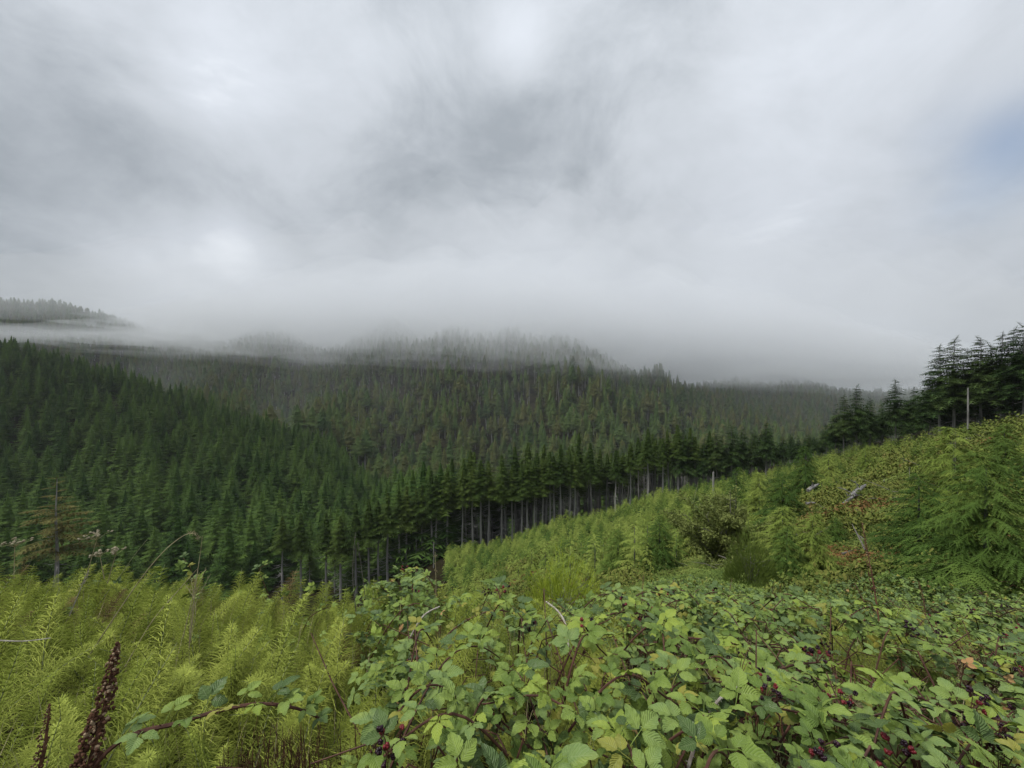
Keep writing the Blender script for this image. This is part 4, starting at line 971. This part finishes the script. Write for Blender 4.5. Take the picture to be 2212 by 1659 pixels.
for i in range(8):
    g, st = horsetail(800 + i, R(.50, .72)); HT.append((g.mesh('horsetail_branches', M_['horsetail']), st.mesh('horsetail_stem', M_['stem_green'])))
M_['horsetail_dry'] = foliage_mat('horsetail_dry', [(.16, .12, .05), (.30, .23, .10)], .8, .05, 3, .05)
HTM = [merged(a, b, M_['horsetail'], M_['stem_green'], 'horsetail') for a, b in HT] + [merged(a, b, M_['horsetail_dry'], M_['straw'], 'dry_horsetail') for a, b in HT[:2]]
def build_horsetails():
    pts = []
    rd = random.Random(9)
    n = 40000; Yr = np.sqrt(np.random.rand(n) * (5.3 ** 2 - .7 ** 2) + .49); u = np.random.uniform(-1.75, 1.4, n); X = u * Yr
    keep = (~zone_bramble(X, Yr)) & (Yr > .85); X, Yr, u = X[keep], Yr[keep], u[keep]
    cell = {}; sel = []
    for x, y, uu in zip(X, Yr, u):
        sz = .150; k = (int(x / sz + 500), int(y / sz))
        if k in cell: continue
        cell[k] = 1; sel.append((x, y, uu))
    sel.sort(key=lambda s: s[1]); zz = H([s[0] for s in sel], [s[1] for s in sel]); ind = 0; a, b, c, d = [], [], [], []
    for i, (x, y, uu) in enumerate(sel):
        if vn(np.array([x + 20]), np.array([y]), 2.4)[0] > .72 and rd.random() < .65: continue
        s = R(.72, 1.12) * (.80 if y < 1.35 else 1) ; s *= .82 + .36 * float(vn(np.array([x]), np.array([y]), 1.9)[0])
        rz = R(-1.2, 1.2) if rd.random() < .45 else R(0, 6.28); tilt = (R(-.30, .30), R(-.22, .36))
        if ind < 150 and -1.35 < uu < .6:
            px = (512 + uu * F) / .46293
            size = 'tall' if s > .98 else 'short' if s < .84 else 'medium'
            lean = 'leaning right' if tilt[1] > .14 else 'leaning left' if tilt[1] < -.05 else 'nearly upright'
            spot = ('beside the thin seed stalk' if px < 140 else 'by the thick seed stalk' if px < 300 else 'around the low arching cane' if px < 720 else 'among the brambles') if y < 1.5 else \
                   ('left of the thick seed stalk' if px < 180 else 'behind the thick seed stalk' if px < 400 else 'behind the low arching cane' if px < 720 else 'at the bramble clump')
            lab = '%s feathery horsetail %s, %s' % (size, lean, spot)
            o = thing('horsetail', (x, y, float(zz[i])), lab, 'horsetail', 'horsetails of the green bank', 0, s); o.rotation_euler = (tilt[0], tilt[1], rz)
            br, st = HT[rd.randrange(8)]; link('stem', st, o); link('branches', br, o); ind += 1
        else:
            a.append((x, y, zz[i])); b.append((tilt[0], tilt[1], rz)); c.append(s); d.append(rd.randrange(8) if rd.random() > .10 else 8 + rd.randrange(2))
    scatter('horsetail_mass', a, b, c, d, HTM, kind='stuff', label='soft yellow-green mass of horsetails covering the bank on the left', category='horsetail')
build_horsetails()

# ---------------------------------------------------------------- seed stalks, dry grass and flower heads
def seed_stalk(p0, p1, rmax, label, n, seed, w0=.12, pale=.2, name='seed_stalk'):
    rd = random.Random(seed); U = rd.uniform; p0 = Vector(p0); p1 = Vector(p1); L = (p1 - p0).length; ax = (p1 - p0).normalized()
    o = thing(name, p0, label, 'seed stalk'); g = Geo(); g.tube([(0, 0, 0), tuple((p1 - p0) * .5 + Vector((.01, 0, 0))), tuple(p1 - p0)], [.006, .005, .0015], 7); link('stem', g.mesh('stem', M_['seed']), o)
    g = Geo(); mats = []
    for i in range(n):
        t = w0 + (1 - w0) * (i / n) ** .9; r = rmax * (1 - t) ** .45 * (.75 + .4 * math.sin(i * .37) ** 2); a = U(0, 6.28)
        s = ax.orthogonal().normalized(); s.rotate(Matrix.Rotation(a, 3, ax)); c = (p1 - p0) * t + s * r * U(.45, 1); q = rmax * .22 * U(.7, 1.2) * (.55 + .45 * (1 - t)); k = len(g.f)
        g.blob(c, q, (U(.6, 1), U(.6, 1), U(.6, 1.2)), 5, 3, .25); mats += [1 if U(0, 1) < pale else 0] * (len(g.f) - k)
    me = g.mesh('husks', [M_['seed'], M_['seed_pale']]); me.polygons.foreach_set('material_index', mats); l = link('seed_husks', me, o); l['kind'] = 'stuff'
    return o
def grass_stem(pts, r, label, name='dry_grass_stem', head=0, mat='straw', seed=0, group=None):
    rd = random.Random(seed); pts = [Vector(p) for p in pts]; b = pts[0].copy(); o = thing(name, b, label, 'grass stem', group)
    n = len(pts); cr = []
    for i in range(n - 1):
        q0, q1, q2, q3 = pts[max(i - 1, 0)], pts[i], pts[i + 1], pts[min(i + 2, n - 1)]
        for k in range(5):
            t = k / 5; cr.append(.5 * ((2 * q1) + (q2 - q0) * t + (2 * q0 - 5 * q1 + 4 * q2 - q3) * t * t + (3 * q1 - q0 - 3 * q2 + q3) * t ** 3) - b)
    cr.append(pts[-1] - b); g = Geo(); m = len(cr); g.tube(cr, [r * (1 - .6 * i / m) for i in range(m)], 5); link('stem', g.mesh('stem', M_[mat]), o)
    if head:
        g = Geo()
        for i in range(head * 12):
            t = 1 - .35 * rd.random(); c = cr[int(t * (m - 1))]; e = c + Vector((rd.uniform(-.5, .5), rd.uniform(-.5, .5), rd.uniform(-.3, .6))) * .035; g.tri(c, c.lerp(e, .6) + Vector((0, 0, .003)), e); g.tri(c, c.lerp(e, .6) + Vector((.003, 0, 0)), e)
        link('seed_head', g.mesh('seed_head', M_[mat]), o)
    return o
def umbel(p0, p1, label, seed, w=.07, group=None):
    rd = random.Random(seed); U = rd.uniform; p0 = Vector(p0); p1 = Vector(p1); o = thing('dry_flower', p0, label, 'dry flower', group); g = Geo()
    L = p1 - p0; g.tube([(0, 0, 0), tuple(L * .5), tuple(L * .86)], [.003, .0025, .002], 5); hd = Geo()
    for i in range(14):
        e = L + Vector((U(-1, 1) * w, U(-1, 1) * w, U(-.25, .35) * w)); g.tube([tuple(L * .86), tuple(L.lerp(e, .5) - Vector((0, 0, .01))), tuple(e)], [.0015, .0012, .001], 3, False)
        for k in range(3): hd.blob(e + Vector((U(-1, 1), U(-1, 1), U(-.3, 1))) * .010, U(.005, .009), (1, 1, .7), 6, 3, .3)
    link('stalks', g.mesh('stalks', M_['straw']), o); link('flower_heads', hd.mesh('heads', M_['floret']), o)
def build_dry():
    seed_stalk(P(160, 1760, 1.12), P(255, 1388, 1.20), .036, 'thick dark brown seed stalk leaning right in the lower left corner', 620, 1, .05)
    seed_stalk(P(70, 1720, 1.22), P(108, 1520, 1.27), .020, 'thinner brown seed stalk left of the thick one in the lower left corner', 220, 2, .1)
    seed_stalk(P(1912, 1430, 2.9), P(1862, 1128, 3.3), .028, 'tall thin rusty seed stalk standing over the right side of the brambles', 240, 3, .45, .1)
    seed_stalk(P(2000, 1330, 5), P(1985, 1255, 5.1), .03, 'short brown dead stalk amid the brambles at the foot of the slope', 90, 4, .2, .1)
    grass_stem([P(190, 1420, 2.2), P(290, 1270, 2.3), P(350, 1195, 2.35), P(395, 1158, 2.4), P(420, 1153, 2.4), P(428, 1166, 2.4)], .0032, 'long dry grass stem bowing over to the right, highest on the left bank', head=4, seed=1)
    grass_stem([P(395, 1380, 2.4), P(420, 1270, 2.45), P(432, 1200, 2.5), P(437, 1158, 2.5)], .0026, 'straight upright dry stem beside the branched dry weed', seed=2)
    grass_stem([P(270, 1440, 2.0), P(330, 1340, 2.1), P(390, 1270, 2.2), P(425, 1230, 2.25)], .0026, 'straight dry stem slanting right behind the bowing one', seed=3)
    grass_stem([P(150, 1330, 2.5), P(175, 1270, 2.5), P(190, 1235, 2.5)], .0035, 'short pale whitish stem on the left bank', head=2, mat='cane_dead', seed=4)
    grass_stem([P(-30, 1382, 1.9), P(50, 1385, 1.95), P(110, 1378, 2.0)], .0035, 'pale stem lying level at the left side of the bank', mat='cane_dead', seed=5)
    grass_stem([P(255, 1250, 3.2), P(290, 1200, 3.2), P(318, 1165, 3.2)], .0025, 'thin greenish stem slanting up before the dark trees', seed=6, mat='stem_green')
    grass_stem([P(770, 1330, 3.4), P(762, 1240, 3.4), P(768, 1150, 3.4)], .004, 'tall dark dead stalk rising before the forest edge trunks', seed=7, mat='twig', head=2)
    grass_stem([P(790, 1300, 3.4), P(780, 1220, 3.4), P(772, 1170, 3.4)], .003, 'second thinner dead stalk crossing the tall one', seed=8, mat='twig', head=2)
    grass_stem([P(940, 1360, 3.0), P(942, 1270, 3.0), P(940, 1192, 3.0)], .004, 'dry upright stalk rising from the raised bramble clump', seed=9, head=3)
    grass_stem([P(1465, 1395, 1.7), P(1500, 1420, 1.65), P(1540, 1470, 1.6)], .0022, 'thin pale grass blade curving down over the brambles', seed=10)
    grass_stem([P(1770, 1520, 1.5), P(1800, 1500, 1.52), P(1840, 1512, 1.55), P(1870, 1550, 1.5)], .0025, 'tan grass head arching among the berries at lower right', seed=11, head=5)
    grass_stem([P(1560, 1290, 16), P(1500, 1130, 16), P(1508, 1040, 16)], .012, 'thin bare sapling stem rising left of the willow shrub', seed=12, mat='stem_green', name='bare_sapling')
    g0 = 'dry stems of the branched weed'
    for i, (x, y) in enumerate(((445, 1225), (428, 1232), (412, 1245), (455, 1240), (400, 1262))):
        grass_stem([P(408, 1400, 2.4), P(415 + i * 2, 1310, 2.45), P(x, y, 2.5)], .0022, 'one of the pale splayed stems of the dry branched weed', seed=20 + i, head=1, group=g0)
    umbel(P(188, 1240, 3.0), P(212, 1155, 3.0), 'dried ragwort head against the dark trees, highest of three', 1, .07)
    umbel(P(30, 1250, 3.2), P(32, 1170, 3.2), 'dried ragwort head at the left end of the bank', 2, .07)
    umbel(P(232, 1260, 3.0), P(252, 1190, 3.0), 'dried ragwort head right of the highest one', 3, .05)
    umbel(P(225, 1250, 3.1), P(215, 1196, 3.1), 'small brownish ragwort head tucked between two others', 4, .04)
    # dark dead twigs low in the middle
    g = Geo()
    for i in range(420):
        Y = R(1.0, 1.5); x = (R(490, 830) * .46293 - 512) / F * Y; z = h1(x, Y); hh = R(.25, .52); p = Vector((x, Y, z))
        q = p + Vector((R(-.06, .06), R(-.06, .06), hh)); g.tube([p, p.lerp(q, .5) + Vector((R(-.01, .01), 0, 0)), q], [.0022, .0018, .0008], 3, False)
        for k in range(5):
            b = p.lerp(q, R(.45, .95)); e = b + Vector((R(-.03, .03), R(-.03, .03), R(.03, .08))); g.tube([b, e], [.0012, .0006], 3, False)
    link('dead_twigs', g.mesh('dead_twigs', M_['seed']), kind='stuff', label='dark brown dead twiggy growth low between horsetails and brambles', category='twigs')
    # leaf litter and thin grass blades below everything
    g = Geo()
    for i in range(5000):
        Y = .7 + 4.6 * random.random() ** .8; x = R(-1.6, 1.5) * Y; z = h1(x, Y); p = Vector((x, Y, z)); a = R(0, 6.28); d = Vector((math.cos(a) * R(.05, .2), math.sin(a) * R(.05, .2), R(.15, .5)))
        s = Vector((-math.sin(a), math.cos(a), 0)) * .002; g.quad(p - s, p + s, p + d * .6 + s + Vector((0, 0, .03)), p + d * .6 - s + Vector((0, 0, .03))); g.tri(p + d * .6 - s + Vector((0, 0, .03)), p + d * .6 + s + Vector((0, 0, .03)), p + d)
    link('dry_grass', g.mesh('dry_grass', M_['straw']), kind='stuff', label='thin dry grass blades under the plants', category='grass')
build_dry()
def build_sprays():
    g = Geo(); rd = random.Random(77); U = rd.uniform; mats = []
    for i in range(300):
        Y = 1.3 + 8 * rd.random() ** 1.2; u = U(.0, 1.4); x = u * Y
        if not zone_bramble(np.array([x]), np.array([Y]))[0]: continue
        if vn(np.array([x + 3]), np.array([Y]), .9)[0] < .45: continue
        z = h1(x, Y) + float(top_h(np.array([x]), np.array([Y]))[0]) * U(.75, 1.05); c = Vector((x, Y, z)); k = len(g.f)
        for j in range(9):
            e = c + Vector((U(-.09, .09), U(-.09, .09), U(-.02, .12))); g.tube([c - Vector((0, 0, .08)), c.lerp(e, .5), e], [.0018, .0015, .0008], 3, False)
            for q in range(2): g.blob(e + Vector((U(-1, 1), U(-1, 1), U(-1, 1))) * .008, U(.003, .006), seg=4, ring=3, jit=.3)
    link('spent_flower_sprays', g.mesh('spent_flower_sprays', M_['seed']), kind='stuff', label='spent brown flower sprays and dried berries through the brambles', category='sprays')
build_sprays()

# ---------------------------------------------------------------- haze and the low cloud
def volume_mat(name, dens, col=(1, 1, 1), aniso=.0):
    m, N, L = new_mat(name); out = N.new('ShaderNodeOutputMaterial'); v = N.new('ShaderNodeVolumePrincipled')
    v.inputs['Color'].default_value = (*col, 1); v.inputs['Density'].default_value = dens; v.inputs['Anisotropy'].default_value = aniso
    L.new(v.outputs[0], out.inputs['Volume']); return m
def build_air():
    x0, x1, y0, y1, z0, z1 = -2100, 2100, -2100, 2100, float(ZMIN) - 1, float(ZMAX) + 45
    g = Geo(); g.v = [(x, y, z) for z in (z0, z1) for y in (y0, y1) for x in (x0, x1)]
    g.f = [(0, 2, 3, 1), (4, 5, 7, 6), (0, 1, 5, 4), (2, 6, 7, 3), (0, 4, 6, 2), (1, 3, 7, 5)]
    link('haze', g.mesh('haze', volume_mat('haze_air', .00009, (.93, .96, 1.0))), kind='stuff')
    def bank(cx, cy, rx, ry, base, tilt, T, dens, seed, amp=10):
        g = Geo(); nu, nr = 96, 26; top, bot = [], []
        def hh(x, y, q):
            n = mnoise.noise(Vector((x / 170, y / 170, seed))) + .55 * mnoise.noise(Vector((x / 70, y / 70, seed + 5))) + .3 * mnoise.noise(Vector((x / 30, y / 30, seed + 9)))
            zb = base + tilt * (x - cx) + amp * n + T * .12 * q * q
            t = T * max(0.0, 1 - q * q) ** 1.3 * (1 + .4 * mnoise.noise(Vector((x / 120, y / 120, seed + 3))))
            return zb, zb + t + .05
        rows = []
        for i in range(nr + 1):
            q = i / nr
            for j in range(nu):
                a = 2 * math.pi * j / nu; w = 1 + .18 * mnoise.noise(Vector((math.cos(a) * 2, math.sin(a) * 2, seed))) * q
                x = cx + rx * q * w * math.cos(a); y = cy + ry * q * w * math.sin(a); zb, zt = hh(x, y, q)
                if i == nr: zt = zb
                bot.append((x, y, zb)); top.append((x, y, zt))
        n = len(bot); g.v = bot + top
        for i in range(nr):
            for j in range(nu):
                a = i * nu + j; b = i * nu + (j + 1) % nu; c = b + nu; d = a + nu
                g.f.append((a, b, c, d)); g.f.append((n + a, n + d, n + c, n + b))
        # close the rim
        for j in range(nu):
            a = nr * nu + j; b = nr * nu + (j + 1) % nu; g.f.append((a, b, n + b, n + a))
        link('low_cloud', g.mesh('low_cloud', volume_mat('low_cloud_vapour', dens, (.925, .94, .96)), True), kind='stuff')
    for i, a in enumerate(BANKS): bank(*a, seed=i * 3.7)
    rw = random.Random(31)
    for i in range(14):      # torn wisps hanging on the ridge
        x = -480 + 1000 * (i + rw.uniform(-.3, .3)) / 14; y = rw.uniform(610, 700); b = 40 - .05 * x + rw.uniform(-22, -4)
        bank(x, y, rw.uniform(60, 150), rw.uniform(50, 80), b, rw.uniform(-.05, .05), rw.uniform(24, 50), .0016, seed=50 + i * 2.3, amp=14)
BANKS = [(60, 970, 1400, 560, -135, 0, 340, .00042), (40, 940, 1030, 460, 4, -.05, 80, .0004), (60, 950, 1040, 465, 14, -.05, 100, .0006), (30, 940, 1030, 460, 24, -.05, 120, .0009), (60, 960, 1040, 470, 34, -.05, 130, .0012),
         (40, 960, 1040, 460, 44, -.05, 160, .0017), (90, 1000, 1100, 480, 55, -.05, 200, .0023), (60, 1020, 1120, 460, 66, -.05, 240, .0030), (150, 1150, 1900, 640, 72, -.04, 380, .0010),
         (-880, 790, 360, 190, 80, -.02, 40, .0025), (760, 1060, 720, 350, -6, -.015, 70, .0014), (780, 1080, 740, 360, 6, -.015, 110, .0034),
         (500, 1480, 1400, 330, -70, .0, 300, .0045)]
build_air()
